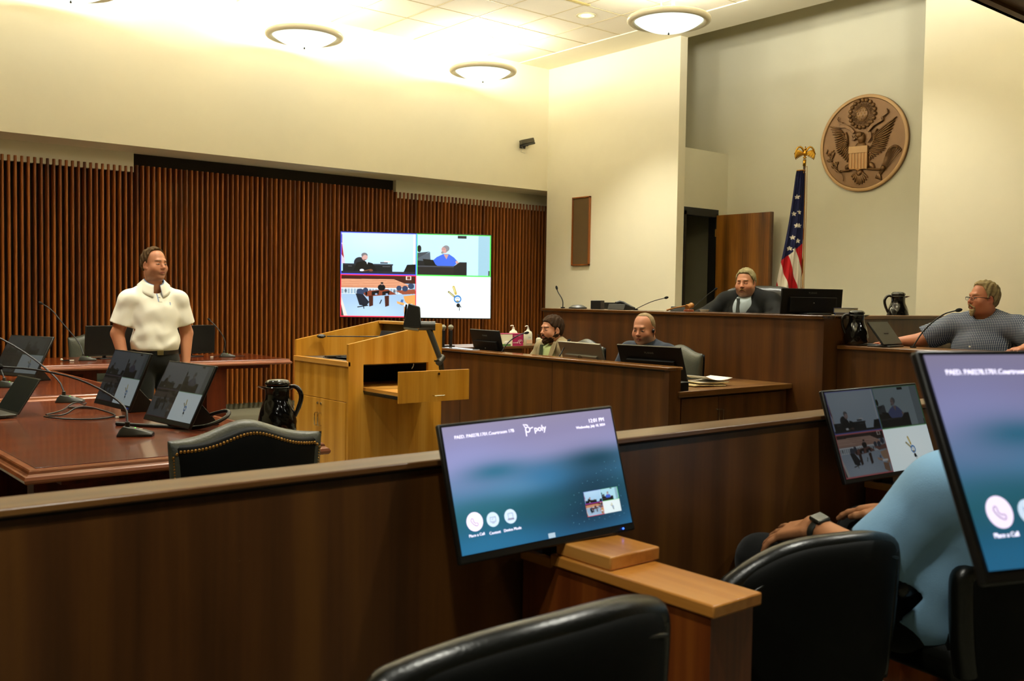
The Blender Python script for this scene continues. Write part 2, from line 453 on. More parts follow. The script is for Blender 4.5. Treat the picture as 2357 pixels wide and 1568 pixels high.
def head_paint(V, col, o, M, sc=1.0, skin='c08058', stubble=None, brow='5a4630', lip='9a5040', iris='35302a', eyes='open', blush=.35, browk=.8):
    L = (V-np.array(o, float))@M/sc; x, y, z = L[:, 0], L[:, 1], L[:, 2]; ax = np.abs(x)
    hd = (z > -.125)
    g = lambda cx, cy, cz, rx, ry, rz: np.exp(-(((ax-cx)/rx)**2+((y-cy)/ry)**2+((z-cz)/rz)**2))*hd
    col = blend(col, blush*.8*g(.042, .06, -.03, .028, .05, .026), 'b8604a')
    col = blend(col, blush*g(0, .11, -.02, .016, .02, .02), 'b8604a')
    col = blend(col, blush*g(.078, -.01, 0, .014, .03, .03), 'b45844')
    if stubble:
        m = (z < -.030-.35*np.maximum(0, .05-y)*0) & hd & (y > -.02)
        col = blend(col, .55*m*np.clip((-.034-z)/.02, 0, 1)*(1-g(0, .095, -.059, .022, .02, .010)), stubble)
    f = y > .05
    col = blend(col, 1.6*f*(z < -.047)*(z > -.074)*(ax < .024)*g(0, .094, -.0595, .024, .03, .0085), lip)
    col = blend(col, f*(ax < .018)*np.exp(-((z+.0590)/.0017)**2), '50201a')
    bz = .0305-((ax-.030)/.030)**2*.006
    col = blend(col, browk*1.3*f*np.exp(-((z-bz)/.0042)**4)*(ax > .012)*(ax < .050), brow)
    if eyes == 'open':
        e = ((ax-.031)/.0125)**2+((z-.0045)/.0040)**2
        col = blend(col, f*(e < 1.35), '4a3024'); col = blend(col, f*(e < .85), 'a0968a')
        i = ((ax-.031)/.0062)**2+((z-.005)/.0055)**2
        col = blend(col, f*(e < .95)*(i < 1), iris)
    else:
        e = np.exp(-((z-.002)/.0022)**2)*(np.abs(ax-.031) < .014)
        col = blend(col, f*e*.9, '4a3024'); col = blend(col, .4*f*np.exp(-((z-.010)/.004)**2)*(np.abs(ax-.031) < .015), '7c4c38')
    return col
def hair_mesh(name, parent, o, M, col, m, sc=1.0, grow=.010, hy=.035, hs=.75, low=-.055, temple=.01, tuft=.004, hf=.004, bald=None, sideburn=-.015, col2=None):
    """cap of hair: cranium shell kept above / behind a hairline"""
    o = np.array(o, float)
    lo = o-.15*sc; hi = o+.16*sc
    S = SDF(lo, hi, hf)
    P = lambda x, y, z: o+M@(np.array((x, y, z))*sc)
    S.ell(P(0, -.016, .041), np.array((.077+grow*.6, .098+grow, .086+grow))*sc, M, 0)
    S.ell(P(0, -.022, -.010), np.array((.070+grow*.6, .084+grow*.5, .070))*sc, M, .03)
    def cut(F, X, Y, Z):
        px, py, pz = X-o[0], Y-o[1], Z-o[2]
        x = (M[0, 0]*px+M[1, 0]*py+M[2, 0]*pz)/sc; y = (M[0, 1]*px+M[1, 1]*py+M[2, 1]*pz)/sc; z = (M[0, 2]*px+M[1, 2]*py+M[2, 2]*pz)/sc
        ax = np.abs(x)
        w = tuft*(np.sin(x*190+np.sin(y*70)*2)*.5+np.sin(y*150+z*90+np.sin(x*110)*1.5)*.5)*sc
        F = F+w
        # hairline: slanting plane over the forehead, temple corners, round the ear, nape
        yl = hy+hs*(z-.03)-temple*np.exp(-((ax-.047)/.020)**2)*np.clip((z-.04)/.03, 0, 1)
        yl = np.where(z < .03, np.minimum(hy, .020)-.10*np.clip(.0-z, 0, 1), yl)
        d = y-yl; dl = low-z
        ear = (1-np.sqrt(((y+.010)/.023)**2+((z+.008)/.033)**2))*.025
        ear = np.where((ax > .05) & (z < .035), ear, -1)
        side = np.where(y > -.034, sideburn-z, -1)
        D = np.maximum(np.maximum(d, dl), np.maximum(ear, side))*sc
        if bald is not None:
            D = np.maximum(D, (bald-np.sqrt(x*x+(y-.02)**2*.6+0*z))*sc*(z > .03)-(z <= .03)*.1)
        k = .006; h = np.maximum(k-np.abs(F-D), 0)/k
        return np.maximum(F, D)+h*h*k*.25
    S.field(cut)
    V, Q = S.mesh()
    c = np.tile(np.array(s2l(col)), (len(V), 1))
    n = wob(V, 160, 3)*.5+wob(V, 60, 5)*.5
    c = blend(c, .5+.5*n, col2 or col)
    return mesh_np(name, V, Q, m, parent, c)
def beard_mesh(name, parent, o, M, col, m, kind='full', sc=1.0, col2=None, th=.006):
    o = np.array(o, float); S = SDF(o-.15*sc, o+.13*sc, .0032)
    P = lambda x, y, z: o+M@(np.array((x, y, z))*sc)
    E = lambda c, r, k=.01, op='u': S.ell(P(*c), np.array(r)*sc, M, k*sc, op)
    C = lambda a, b, r, r2, k=.006: S.cap(P(*a), P(*b), r*sc, r2*sc, k*sc)
    if kind == 'full':
        E((0, .016, -.060), (.060+th, .066+th, .050+th)); E((0, .070, -.098), (.024+th, .020+th, .018+th))
        for s in (-1, 1): E((s*.057, .000, -.034), (.014+th, .036+th, .044))
        E((0, .082, -.055), (.026, .016, .018))
        def cut(F, X, Y, Z):
            px, py, pz = X-o[0], Y-o[1], Z-o[2]
            x = (M[0, 0]*px+M[1, 0]*py+M[2, 0]*pz)/sc; y = (M[0, 1]*px+M[1, 1]*py+M[2, 1]*pz)/sc; z = (M[0, 2]*px+M[1, 2]*py+M[2, 2]*pz)/sc
            ax = np.abs(x)
            zl = np.where(y > .035, -.046+.0*ax, -.046+(.035-y)*1.25)  # cheek line rises to the sideburn
            d = z-zl; d = np.maximum(d, -y-.026)
            lipm = .0165-np.sqrt((x*.75)**2+((z+.060)*1.5)**2)
            d = np.maximum(d, np.where(y > .05, lipm, -1))
            w = .0016*(np.sin(x*260+np.sin(z*150)*2)+np.sin(z*240+y*160))
            return np.maximum(F+w, d*sc)
        S.field(cut)
        C((-.024, .086, -.053), (0, .097, -.043), .0045, .0055); C((.024, .086, -.053), (0, .097, -.043), .0045, .0055)
    if kind in ('mustache', 'goatee'):
        C((-.029, .088, -.066), (0, .1035, -.0445), .0050, .0062); C((.029, .088, -.066), (0, .1035, -.0445), .0050, .0062)
    if kind == 'goatee':
        for s in (-1, 1): C((s*.027, .082, -.058), (s*.022, .078, -.088), .006, .009)
        E((0, .078, -.092), (.026, .020, .021)); E((0, .080, -.112), (.018, .015, .018))
    V, Q = S.mesh(); c = np.tile(np.array(s2l(col)), (len(V), 1)); c = blend(c, .5+.5*wob(V, 170, 2), col2 or col)
    return mesh_np(name, V, Q, m, parent, c)
M_SKIN = vcol('skin', .5, .4); M_HAIR = vcol('hair', .75, .12, bump=.5, nscale=400); M_CLOTH = vcol('woven_cloth', .85, .2, bump=.25, nscale=500, sheen=.1)
M_ROBE = vcol('robe_cloth', .7, .12, bump=.2, nscale=300)
def hand_sdf(S, w, d, up, side, sc=1.0, curl=(.25, .25, .3, .35), spread=.14, k=.004, thumb=1):
    """hand from the wrist w, fingers along d, back of the hand towards up; side = direction of the thumb"""
    w = np.array(w, float); d = np.array(d, float); d /= np.linalg.norm(d)
    up = np.array(up, float); up -= d*(up@d); up /= np.linalg.norm(up)
    sd = np.array(side, float); sd -= d*(sd@d); sd -= up*(sd@up); sd /= np.linalg.norm(sd)
    M = np.stack([sd, d, up], 1)
    S.rbox(w+d*.050*sc, np.array((.040, .048, .013))*sc, M, .012*sc, .012)
    S.ell(w+d*.012*sc, np.array((.029, .03, .019))*sc, M, .015)
    S.ell(w+d*.035*sc+sd*.024*sc-up*.006*sc, np.array((.017, .032, .016))*sc, M, .010)
    L = (.076, .084, .078, .060); off = (.030, .010, -.011, -.031)
    for i in range(4):
        a = spread*(1.5-i)*.8; cu = curl[i]
        p = w+(d*.092+sd*off[i]-up*.001)*sc; r = (.0092, .0094, .0090, .0082)[i]*sc
        dr = d*math.cos(a)+sd*math.sin(a)
        S.ell(p, (r*1.15,)*3, None, .006)
        for j, (fr, r1) in enumerate(((.46, .97), (.30, .9), (.24, .78))):
            ang = cu*(.6, 1.5, 2.2)[j]
            q = p+(dr*math.cos(ang)-up*math.sin(ang))*L[i]*fr*sc
            S.cap(p, q, r, r*r1/(.97, .93, .9)[j], k); p = q; r *= (.96, .93, .88)[j]
    if thumb:
        p0 = w+(d*.022+sd*.030-up*.004)*sc; p1 = w+(d*.052+sd*.055-up*.010)*sc; p2 = w+(d*.082+sd*.062-up*.014)*sc; p3 = w+(d*.103+sd*.060-up*.018)*sc
        S.chain([p0, p1, p2, p3], [.0145*sc, .0125*sc, .0105*sc, .0085*sc], .006)

# ------------------------------------------------------------------ pictures shown on screens: painted as a fine coloured mesh
class Pic:
    def __init__(s, w, h, bg):
        s.w, s.h = w, h; s.A = np.tile(np.array(s2l(bg)), (h, w, 1)).astype(float)
        s.U, s.V = np.meshgrid((np.arange(w)+.5)/w, (np.arange(h)+.5)/h)   # v runs down
        s.win = (0, 0, 1, 1)
    def _uv(s):
        x0, y0, x1, y1 = s.win; return (s.U-x0)/(x1-x0), (s.V-y0)/(y1-y0)
    def put(s, m, col):
        x0, y0, x1, y1 = s.win
        m = np.clip(m, 0, 1)*((s.U >= x0) & (s.U <= x1) & (s.V >= y0) & (s.V <= y1)); s.A = s.A*(1-m[..., None])+np.array(s2l(col))*m[..., None]
    def poly(s, pts, col, a=1):
        u, v = s._uv(); ins = np.zeros(u.shape, bool); n = len(pts)
        for i in range(n):
            (x0, y0), (x1, y1) = pts[i], pts[(i+1) % n]
            if y0 == y1: continue
            c = ((v >= min(y0, y1)) & (v < max(y0, y1))) & (u < x0+(v-y0)/(y1-y0)*(x1-x0)); ins ^= c
        s.put(ins*float(a), col)
    def rect(s, x0, y0, x1, y1, col, a=1): s.poly([(x0, y0), (x1, y0), (x1, y1), (x0, y1)], col, a)
    def ell(s, cx, cy, rx, ry, col, a=1, soft=0):
        u, v = s._uv(); d = np.sqrt(((u-cx)/rx)**2+((v-cy)/ry)**2)
        s.put(a*(np.exp(-d*d*1.2) if soft else (d < 1)), col)
    def line(s, p, q, w, col):
        u, v = s._uv(); asp = s.w*(s.win[2]-s.win[0])/(s.h*(s.win[3]-s.win[1])); px, py = (u-p[0])*asp, v-p[1]; dx, dy = (q[0]-p[0])*asp, q[1]-p[1]
        t = np.clip((px*dx+py*dy)/(dx*dx+dy*dy), 0, 1); s.put(((px-t*dx)**2+(py-t*dy)**2) < w*w, col)
    def mesh(s, name, W, H, m, parent, loc=(0, 0, 0)):
        """centred in the x-z plane, facing -y"""
        nx, ny = s.w+1, s.h+1
        P = np.zeros((ny, nx, 3)); X, Z = np.meshgrid(np.linspace(-W/2, W/2, nx), np.linspace(H/2, -H/2, ny)); P[..., 0] = X; P[..., 2] = Z
        A = np.pad(s.A, ((0, 1), (0, 1), (0, 0)), 'edge')
        i = np.arange(ny*nx).reshape(ny, nx)
        F = np.stack([i[:-1, :-1], i[1:, :-1], i[1:, 1:], i[:-1, 1:]], -1).reshape(-1, 4)
        return mesh_np(name, P.reshape(-1, 3), F, m, parent, A.reshape(-1, 3), False, loc)
def feed_picture(w=384, h=216):
    p = Pic(w*2, h*2, '000000')
    # judge, top left
    p.win = (0, 0, .5, .5); p.rect(0, 0, 1, 1, 'a9d3f2'); p.ell(.5, .1, .7, .5, 'c4e6ff', .7, 1); p.rect(.955, 0, 1, 1, 'd6f0ff')
    p.poly([(0, 0), (.02, 0), (.06, .75), (0, .75)], 'c9b9c4'); p.poly([(0, .25), (.02, .3), (.045, .62), (0, .5)], '8e1f2c'); p.rect(0, .06, .02, .26, '1c2050')
    p.rect(.03, .76, .68, .92, '14171c'); p.rect(.03, .745, .69, .775, '2b2f36')
    for x in (.1, .55, .6): p.rect(x, .80, x+.05, .81, '6a6c70')
    p.ell(.25, .72, .075, .13, '20242b'); p.poly([(.17, .92), (.21, .72), (.30, .68), (.42, .73), (.48, .92)], '0a0b10')
    p.ell(.315, .585, .040, .082, 'b98c86'); p.ell(.312, .54, .041, .055, '6d6a6c'); p.ell(.322, .595, .033, .060, 'c29890'); p.rect(.30, .64, .335, .655, '6b5450')
    p.poly([(.335, .69), (.36, .69), (.35, .76)], 'cfe4f5'); p.ell(.28, .90, .028, .03, 'dfe9f2')
    p.rect(0, .92, 1, 1, '20212a'); p.line((.30, .92), (.40, .875), .008, '7c5436'); p.ell(.40, .90, .025, .025, '6a4030')
    p.poly([(.83, .92), (.875, .75), (1, .735), (1, .92)], '0a0a0c'); p.rect(.52, .70, .62, .735, '444a52'); p.rect(.57, .675, .65, .70, 'f0f4f4')
    # witness, top right
    p.win = (.5, 0, 1, .5); p.rect(0, 0, 1, 1, 'b2e2f2'); p.rect(.83, .02, 1, 1, '8fb6c6'); p.rect(.55, .03, .67, .095, '2b2a2c')
    p.poly([(0, .58), (.18, .43), (.19, .72), (0, .78)], '4c5660'); p.poly([(0, .46), (.18, .42), (0, .6)], '3a4048')
    p.ell(.035, .36, .028, .085, '0c0e12'); p.poly([(.0, .64), (.36, .68), (.36, .9), (0, .9)], '17191e')
    p.poly([(.20, .66), (.27, .55), (.36, .47), (.43, .47), (.50, .55), (.56, .66), (.50, .76), (.28, .76)], '3b62cf'); p.poly([(.36, .48), (.43, .48), (.40, .60)], 'b98c80')
    p.ell(.375, .37, .043, .085, 'bb8a80'); p.ell(.395, .34, .045, .075, '7d7c80'); p.ell(.365, .38, .030, .062, 'c0908a'); p.rect(.335, .35, .385, .358, '2a2a2c'); p.ell(.345, .44, .018, .03, '8b8580')
    p.line((.54, .66), (.57, .73), .03, 'c09488'); p.poly([(.08, .60), (.22, .62), (.27, .78), (.12, .78)], '0b0c0f')
    p.rect(0, .77, .56, 1, '201d1f'); p.rect(0, .76, .56, .79, '3e4046'); p.poly([(.50, .76), (.58, .66), (.675, .66), (.675, 1), (.50, 1)], '18171b'); p.rect(.97, .86, 1, 1, '303038')
    # courtroom, bottom left
    p.win = (0, .5, .5, 1); p.rect(0, 0, 1, 1, '8aa6bf'); p.rect(0, 0, 1, .2, '3c1a12'); p.poly([(0, .11), (.7, .10), (.95, .27), (0, .30)], 'd29674')
    for k in range(4): p.line((0, .14+.04*k), (.72+.06*k, .13+.04*k), .006, 'a9684a')
    p.rect(0, .28, .95, .33, 'b87a58'); p.rect(0, .31, .98, .47, '8ba3b4')
    for k in range(24):
        x = .01+.04*k; p.line((x, .32), (x, .45), .006, 'e9f2f8')
        if k % 4 == 1: p.ell(x+.02, .39, .018, .035, '55606c')
    p.line((0, .33), (.95, .31), .008, 'f2f8ff'); p.line((0, .46), (.98, .44), .006, 'e4eef6'); p.rect(.86, .02, .93, .11, 'e6d8c8'); p.rect(.875, .03, .92, .10, '70382c')
    p.rect(0, .46, 1, 1, '93b0cb'); p.ell(.4, .9, .5, .3, 'abc6e0', .8, 1); p.poly([(0, .45), (.10, 1), (.04, 1), (0, .75)], 'cfc9c0'); p.poly([(0, .6), (.05, 1), (0, 1)], '3e3a38')
    p.poly([(.26, .40), (.62, .34), (.74, .46), (.34, .52)], '7e3b26'); p.poly([(.72, .37), (.98, .33), (1, .44), (.82, .46)], '8a4630')
    for x in (.37, .58): p.poly([(x, .5), (x+.06, .49), (x+.06, .73), (x+.01, .76)], '401c14')
    for x, y, r in ((.26, .42, .05), (.33, .37, .035), (.77, .31, .035), (.85, .32, .04), (.93, .26, .04)): p.ell(x, y, r, r*1.7, '2c3c58')
    p.poly([(.20, .45), (.30, .47), (.38, .65), (.34, .75), (.25, .72)], '161b28'); p.line((.23, .77), (.36, .73), .012, '14161c'); p.line((.30, .70), (.31, .80), .01, '14161c')
    p.ell(.54, .30, .05, .075, '0c0d12'); p.ell(.545, .21, .017, .034, '9a7a72'); p.ell(.545, .195, .018, .022, '202020')
    for x in (.41, .55): p.poly([(x, .40), (x+.10, .37), (x+.09, .47), (x, .49)], '0c0d12'); p.ell(x+.06, .46, .016, .022, '8498b8')
    p.ell(.34, .45, .014, .05, '0c0d12'); p.line((.54, .60), (.52, .68), .012, '121418')
    p.poly([(.80, .58), (.83, .58), (.82, .72), (.78, .70)], '46669a'); p.poly([(.83, .50), (1, .46), (1, .75), (.95, .8), (.85, .62)], 'cf9350'); p.poly([(.74, .62), (.84, .66), (.85, .72), (.75, .68)], 'd89c58'); p.rect(.84, .68, .95, .73, 'eef4fa')
    p.poly([(.84, .75), (.95, .78), (.95, 1), (.84, .92)], 'a86e38')
    # keys, bottom right
    p.win = (.5, .5, 1, 1); p.rect(0, 0, 1, 1, 'e6f8fa'); p.ell(.5, .4, .8, .7, 'f4ffff', .7, 1)
    p.line((.50, .26), (.53, .42), .030, 'b7a24c'); p.line((.50, .27), (.52, .38), .010, 'e2d594'); p.line((.435, .38), (.51, .49), .024, '7c7444'); p.line((.44, .39), (.50, .48), .008, 'd0c894')
    p.ell(.555, .55, .052, .095, '2f74b8'); p.ell(.555, .55, .036, .055, 'e6eeea'); p.rect(.53, .52, .58, .535, '5a86a8'); p.ell(.555, .60, .02, .02, '8a7c50')
    p.ell(.565, .70, .026, .05, '141414'); p.line((.575, .68), (.60, .74), .012, '26313a'); p.line((.58, .74), (.58, .82), .009, '404040')
    # coloured frames
    p.win = (0, 0, 1, 1); t = .006; th = t*w/h
    for (x0, y0, x1, y1), c in (((0, 0, .5, .5), '4a52ff'), ((.5, 0, 1, .5), '4ee04e'), ((0, .5, .5, 1), 'ff2a44')):
        p.rect(x0, y0, x1, y0+th, c); p.rect(x0, y1-th, x1, y1, c); p.rect(x0, y0, x0+t, y1, c); p.rect(x1-t, y0, x1, y1, c)
    p.rect(.5-t/2, 0, .5+t/2, .5, '58b0e8'); p.rect(.5, .5, 1, .5+th/2, '58c058')
    # average down for soft edges
    p.A = p.A.reshape(h, 2, w, 2, 3).mean((1, 3)); p.w, p.h = w, h
    p.U, p.V = np.meshgrid((np.arange(w)+.5)/w, (np.arange(h)+.5)/h)
    return p
def home_picture(w=192, h=108):
    p = Pic(w, h, '2f6f8c')
    u, v = p.U, p.V
    stops = [(0, 'a79dbb'), (.16, '9c95bd'), (.30, 'a3a6d8'), (.42, '5b90b8'), (.55, '4a8db6'), (.70, '2f7488'), (.86, '2a6e8c'), (1, '2f7bab')]
    ys = [a for a, _ in stops]; cs = np.array([s2l(b) for _, b in stops])
    vv = v - .06*(1-u)+.03
    for k in range(3): p.A[..., k] = np.interp(vv, ys, cs[:, k])
    for c in ((.10, .30, .35, .25, 'abaee6', .8), (.75, .22, .4, .16, 'a9a2cc', .6), (.25, .40, .22, .10, '2d7d9c', .9), (.85, .42, .25, .12, '1f5064', .95), (.80, .62, .3, .2, '1c3c50', .8),
              (.52, .52, .16, .12, '3a86b8', .7), (.35, .56, .18, .08, '6aa3cf', .6), (.75, .85, .4, .25, '18334a', .85), (.15, .68, .3, .12, '2c7787', .7), (.12, .95, .35, .12, '2f80ac', .7), (.45, .75, .2, .12, '225f70', .7)):
        p.ell(c[0], c[1], c[2], c[3], c[4], c[5], 1)
    return p
FEED = feed_picture(560, 316); HOME = home_picture()
def dimmed(p, tl, tr, bl, br):
    """the same feed as a panel shows it off its axis: picture areas fall away at different rates"""
    for (f, g), u, v in ((tl, p.U < .5, p.V < .5), (tr, p.U >= .5, p.V < .5), (bl, p.U < .5, p.V >= .5), (br, p.U >= .5, p.V >= .5)):
        m = u & v; c = p.A[m]; lum = c.mean(1, keepdims=True); p.A[m] = (c*g+lum*(1-g))*f
    return p

# ------------------------------------------------------------------ the room
CZ = 4.81          # ceiling height
YA, XB = 10.83, 9.545
def room():
    struct('floor', MB().box(-7, 10.9, -3.0, 12.2, -.1, 0), M_CARPET)
    struct('floor', MB().box(6.46, 10.7, 4.16, 8.42, 0, .45), M_CARPET)             # judge's platform
    struct('floor', MB().box(6.64, 9.5, 1.5, 4.14, 0, .27), M_CARPET)               # witness platform
    struct('floor', MB().box(.35, 6.0, -3.0, 1.95, 0, .15), M_CARPET)               # jury platform
    # left wall: plain upper bulkhead over a recess lined with timber fins
    struct('wall_left', MB().box(-7, XB+.6, YA, YA+.75, 3.02, CZ+.1), M_CREAM)
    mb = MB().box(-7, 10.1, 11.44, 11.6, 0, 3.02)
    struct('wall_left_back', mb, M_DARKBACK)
    struct('trim_1', MB().box(-7, 3.72, 11.36, 11.44, 2.80, 3.02), M_SAGE)
    struct('trim_2', MB().box(7.25, 10.1, 11.36, 11.44, 2.78, 3.02), M_SAGE)
    mb = MB()
    n = 0
    x = .9
    while x < 10.06:
        zt = 2.86 if x < 3.72 or x > 7.25 else 2.88
        w = .0145
        zb = .075
        dy = .003*math.sin(n*12.9)
        pts = [(-w, .095), (-w, .016), (-w*.75, .005), (-w*.3, 0), (w*.3, 0), (w*.75, .005), (w, .016), (w, .095)]
        mb.prism([(x+a, 11.335+b+dy) for a, b in pts], zb, zt, 'xy')
        x += .0635; n += 1
    struct('wall_left_fins', mb, M_SLAT)
    struct('baseboard_left', MB().box(.2, 10.1, 11.42, 11.45, 0, .075), M_CARPET)
    # rumpled grey acoustic felt hanging behind part of the fins
    def felt(u, v):
        return (3.97+u*.78+.012*math.sin(v*19+u*5), 11.432+.004*math.sin(v*31+u*9), 2.72-v*2.0)
    tag(MB().grid(felt, 14, 60).obj('acoustic_felt', mat('grey_felt', '77705c', .9)), 'rumpled grey acoustic felt showing between the timber fins behind the man in the white polo', 'felt')
    struct('wall_left_end', MB().box(10.1, 10.3, YA-.2, 11.7, 0, 3.02), M_CREAM)
    struct('wall_front', MB().box(XB, XB+.135, 8.31, YA, 0, CZ+.02), M_CREAM)
    struct('wall_front_right', MB().box(XB, XB+.135, -3.0, 5.067, 0, CZ+.02), M_CREAM)
    # niche behind the bench
    struct('wall_niche', MB().box(10.7, 10.85, 3.2, 9.8, 0, 5.9), M_SAGE)
    mb = MB().box(10.50, 10.7, 8.42, 8.52, 0, 3.43).box(XB+.135, 10.50, 8.42, 8.52, 2.66, 3.43)
    struct('wall_niche_left', mb, M_SAGE)
    struct('wall_niche_upper', MB().box(XB+.0, XB+.136, 3.2, 9.8, CZ+.2, 5.9).box(XB+.136, 10.7, 9.7, 9.8, 2.9, 5.9).box(XB+.136, 10.7, 8.52, 9.8, 3.36, 3.43), M_SAGE)
    struct('ceiling_niche', MB().box(XB, 10.85, 3.2, 9.8, 5.9, 6.0), M_SAGE)
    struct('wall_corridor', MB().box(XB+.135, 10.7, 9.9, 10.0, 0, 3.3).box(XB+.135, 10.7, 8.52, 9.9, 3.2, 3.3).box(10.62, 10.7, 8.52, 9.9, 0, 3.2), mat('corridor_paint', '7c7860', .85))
    struct('floor', MB().box(XB+.135, 10.7, 8.42, 9.9, .44, .452), M_CARPET)
    tag(MB().box(10.02, 10.10, 9.80, 9.87, .453, 2.35).obj('door_stile', M_BLACK), 'black door edge seen down the corridor behind the bench doorway', 'door edge')
    # ceiling: tiles in an exposed grid, a plain band along the front wall
    mb = MB().box(-7, 8.98, 2.46, YA, CZ, CZ+.08)
    struct('ceiling', mb, M_TILE)
    struct('ceiling_band', MB().box(8.98, XB+.135, 2.46, YA, CZ-.012, CZ+.2), M_CREAM)
    g = MB()
    k = -20
    while 5.33+.61*k < 8.95:
        xx = 5.33+.61*k
        if xx > -7: g.box(xx-.006, xx+.006, 2.46, YA, CZ-.004, CZ)
        k += 1
    yy = 10.06
    while yy > 2.5: g.box(-7, 8.98, yy-.006, yy+.006, CZ-.004, CZ); yy -= .61
    struct('ceiling_grid', g, M_TBAR)
    # low soffit over the jury
    struct('trim_3', MB().box(-7, XB, 2.40, 2.46, 3.02, CZ), M_CREAM)
    mb = MB().box(-7, XB, -3.0, 2.46, 3.02, 3.08)
    for yy in np.arange(-2.8, 2.45, .305): mb.box(-7, XB, yy-.02, yy+.02, 3.0, 3.02)
    struct('ceiling_jury', mb, wood('soffit_wood', '3c2208', '57340f', '6b4418', axis=0, rough=.5))
    struct('wall_right', MB().box(-7, XB, -3.1, -3.0, 0, 3.1), M_CREAM)
    struct('wall_rear', MB().box(-7.1, -7, -3.1, 12, 0, CZ+.1), M_CREAM)
    # doorway and open door
    d = thing('door_1', None, None); d['kind'] = 'structure'
    MB().box(9.80, 9.85, 8.405, 8.53, .45, 2.61).box(10.45, 10.50, 8.405, 8.53, .45, 2.61).box(9.75, 10.50, 8.405, 8.53, 2.56, 2.66).obj('door_frame', M_BLACK, d)
    lf = MB().box(10.455, 10.50, 7.54, 8.40, .46, 2.585).obj('door_leaf', M_BURL, d, bevel=.002)
    MB().box(10.452, 10.503, 7.52, 7.545, .46, 2.585).obj('edge_band', M_WAL, lf)
    MB().cyl((10.44, 8.40, 1.0), (10.44, 8.40, 1.1), .012).cyl((10.44, 8.40, 2.3), (10.44, 8.40, 2.4), .012).obj('hinge', M_BRASS, lf)
room()

# ------------------------------------------------------------------ room lights: the seen ones, plus unseen ones added for brightness
def lamp_light(parent, name, kind, loc, power, rot=(0, 0, 0), size=.2, spot=None):
    l = bpy.data.lights.new(name, kind); l.energy = power; l.color = LAMP_COL
    if kind == 'POINT': l.shadow_soft_size = size
    if kind == 'SPOT': l.spot_size = spot; l.spot_blend = .6; l.shadow_soft_size = size
    if kind == 'AREA': l.shape = 'DISK'; l.size = size
    o = bpy.data.objects.new(name, l); COL.objects.link(o); o.parent = parent; o.location = loc; o.rotation_euler = rot; return o
def pendant(x, y, label):
    z = 4.38
    t = thing('pendant_lamp', label, 'ceiling lamp', (x, y, z), 0, 'bowl pendant lamps')
    m_ring = mat('lamp_ring_metal', 'ddd0ae', .3, metal=.0, coat=.3); m_glass = mat('lamp_bowl_glass', 'f2fbf6', .4, emit=.80, ecol='eefcf6')
    mb = MB(); prof = []
    for i in range(17):
        a = 2*PI*i/16; prof.append((.398+.043*math.cos(a), .034*math.sin(a)))
    mb.lathe(prof, 64, cap=False).obj('ring', m_ring, t, weld=True)
    prof = [(.362*math.sin(R(52)*i/12)/math.sin(R(52)), -.005-.125*(math.cos(R(52)*i/12)-math.cos(R(52)))/(1-math.cos(R(52)))) for i in range(13)][::-1]
    b = MB().lathe(prof, 64, cap=False).obj('bowl', m_glass, t, smooth=True)
    MB().sph((0, 0, -.145), .010).cyl((0, 0, -.142), (0, 0, -.125), .005).obj('finial', M_GUN, b)
    mr = mat('white_rod', 'fffdf2', .4, emit=.25)
    for k in range(3):
        a = R(20)+k*2*PI/3
        MB().cyl((.085*math.cos(a), .085*math.sin(a), .0), (.085*math.cos(a), .085*math.sin(a), CZ-z), .007, seg=8).obj('rod', mr, t)
    MB().cyl((0, 0, CZ-z-.02), (0, 0, CZ-z), .13, seg=32).obj('canopy', M_WHITE, t)
    lamp_light(t, 'lamp_light', 'POINT', (0, 0, .075), LAMP_W, size=.10)
for x, y, l in ((7.78, 10.13, 'bowl pendant lamp nearest the corner beside the front wall, above the wall camera'), (5.24, 10.17, 'bowl pendant lamp hanging over the timber fin wall, second from the corner'),
                (2.72, 10.13, 'bowl pendant lamp at the top left corner, only its lower edge showing'), (7.81, 6.97, 'bowl pendant lamp in front of the pier beside the seal niche'),
                (.2, 10.13, 'added unseen bowl pendant lamp at the far left rear of the room'), (5.24, 6.97, 'added unseen bowl pendant lamp over the middle of the courtroom'), (2.72, 6.97, 'added unseen bowl pendant lamp above the counsel tables'),  # from here on: unseen pendants continuing the rows, added for their light
                (7.81, 3.8, 'added unseen bowl pendant lamp above the witness box'), (5.24, 3.8, 'added unseen bowl pendant lamp between clerk desk and jury rail'), (2.72, 3.8, 'added unseen bowl pendant lamp above the near end of the counsel table')):
    pendant(x, y, l)
def downlight(x, y, z, label, w=DOWN_W, spot=R(95)):
    t = thing('recessed_downlight', label, 'ceiling light', (x, y, z), 0, 'recessed downlights')
    prof = [(.115, -.004), (.115, .0), (.10, .0)]
    MB().lathe([(.118, 0), (.118, -.006), (.100, -.006), (.096, 0)], 40, cap=False).obj('trim_ring', mat('downlight_trim', 'd6caa0', .4), t)
    MB().lathe([(.096, -.001), (.060, -.0012)], 32, wob=lambda a, z: 1+.03*math.cos(a*9), cap=False).obj('reflector', mat('downlight_reflector', 'efe6b8', .25, metal=.6, emit=.6, ecol='fff4c8'), t)
    MB().lathe([(.058, -.003), (0.0001, -.003)], 24).obj('lamp', mat('downlight_lamp', 'ffffff', .4, emit=3, ecol='fffbe6'), t)
    lamp_light(t, 'downlight_light', 'SPOT', (0, 0, -.02), w, size=.05, spot=spot)
downlight(8.08, 8.52, CZ, 'recessed downlight in the ceiling between two bowl pendants')
for x, y, w in ((5.64, 8.52, 'further back above the lectern'), (5.64, 5.47, 'above the clerk desk'), (3.2, 5.47, 'above the counsel table'), (3.2, 8.52, 'above the standing man'),  # unseen downlights added to brighten the lower part of the room
                (.76, 5.47, 'over the rear of the nearest table'), (.76, 8.52, 'over the left table')):
    downlight(x, y, CZ, 'added unseen recessed downlight '+w)
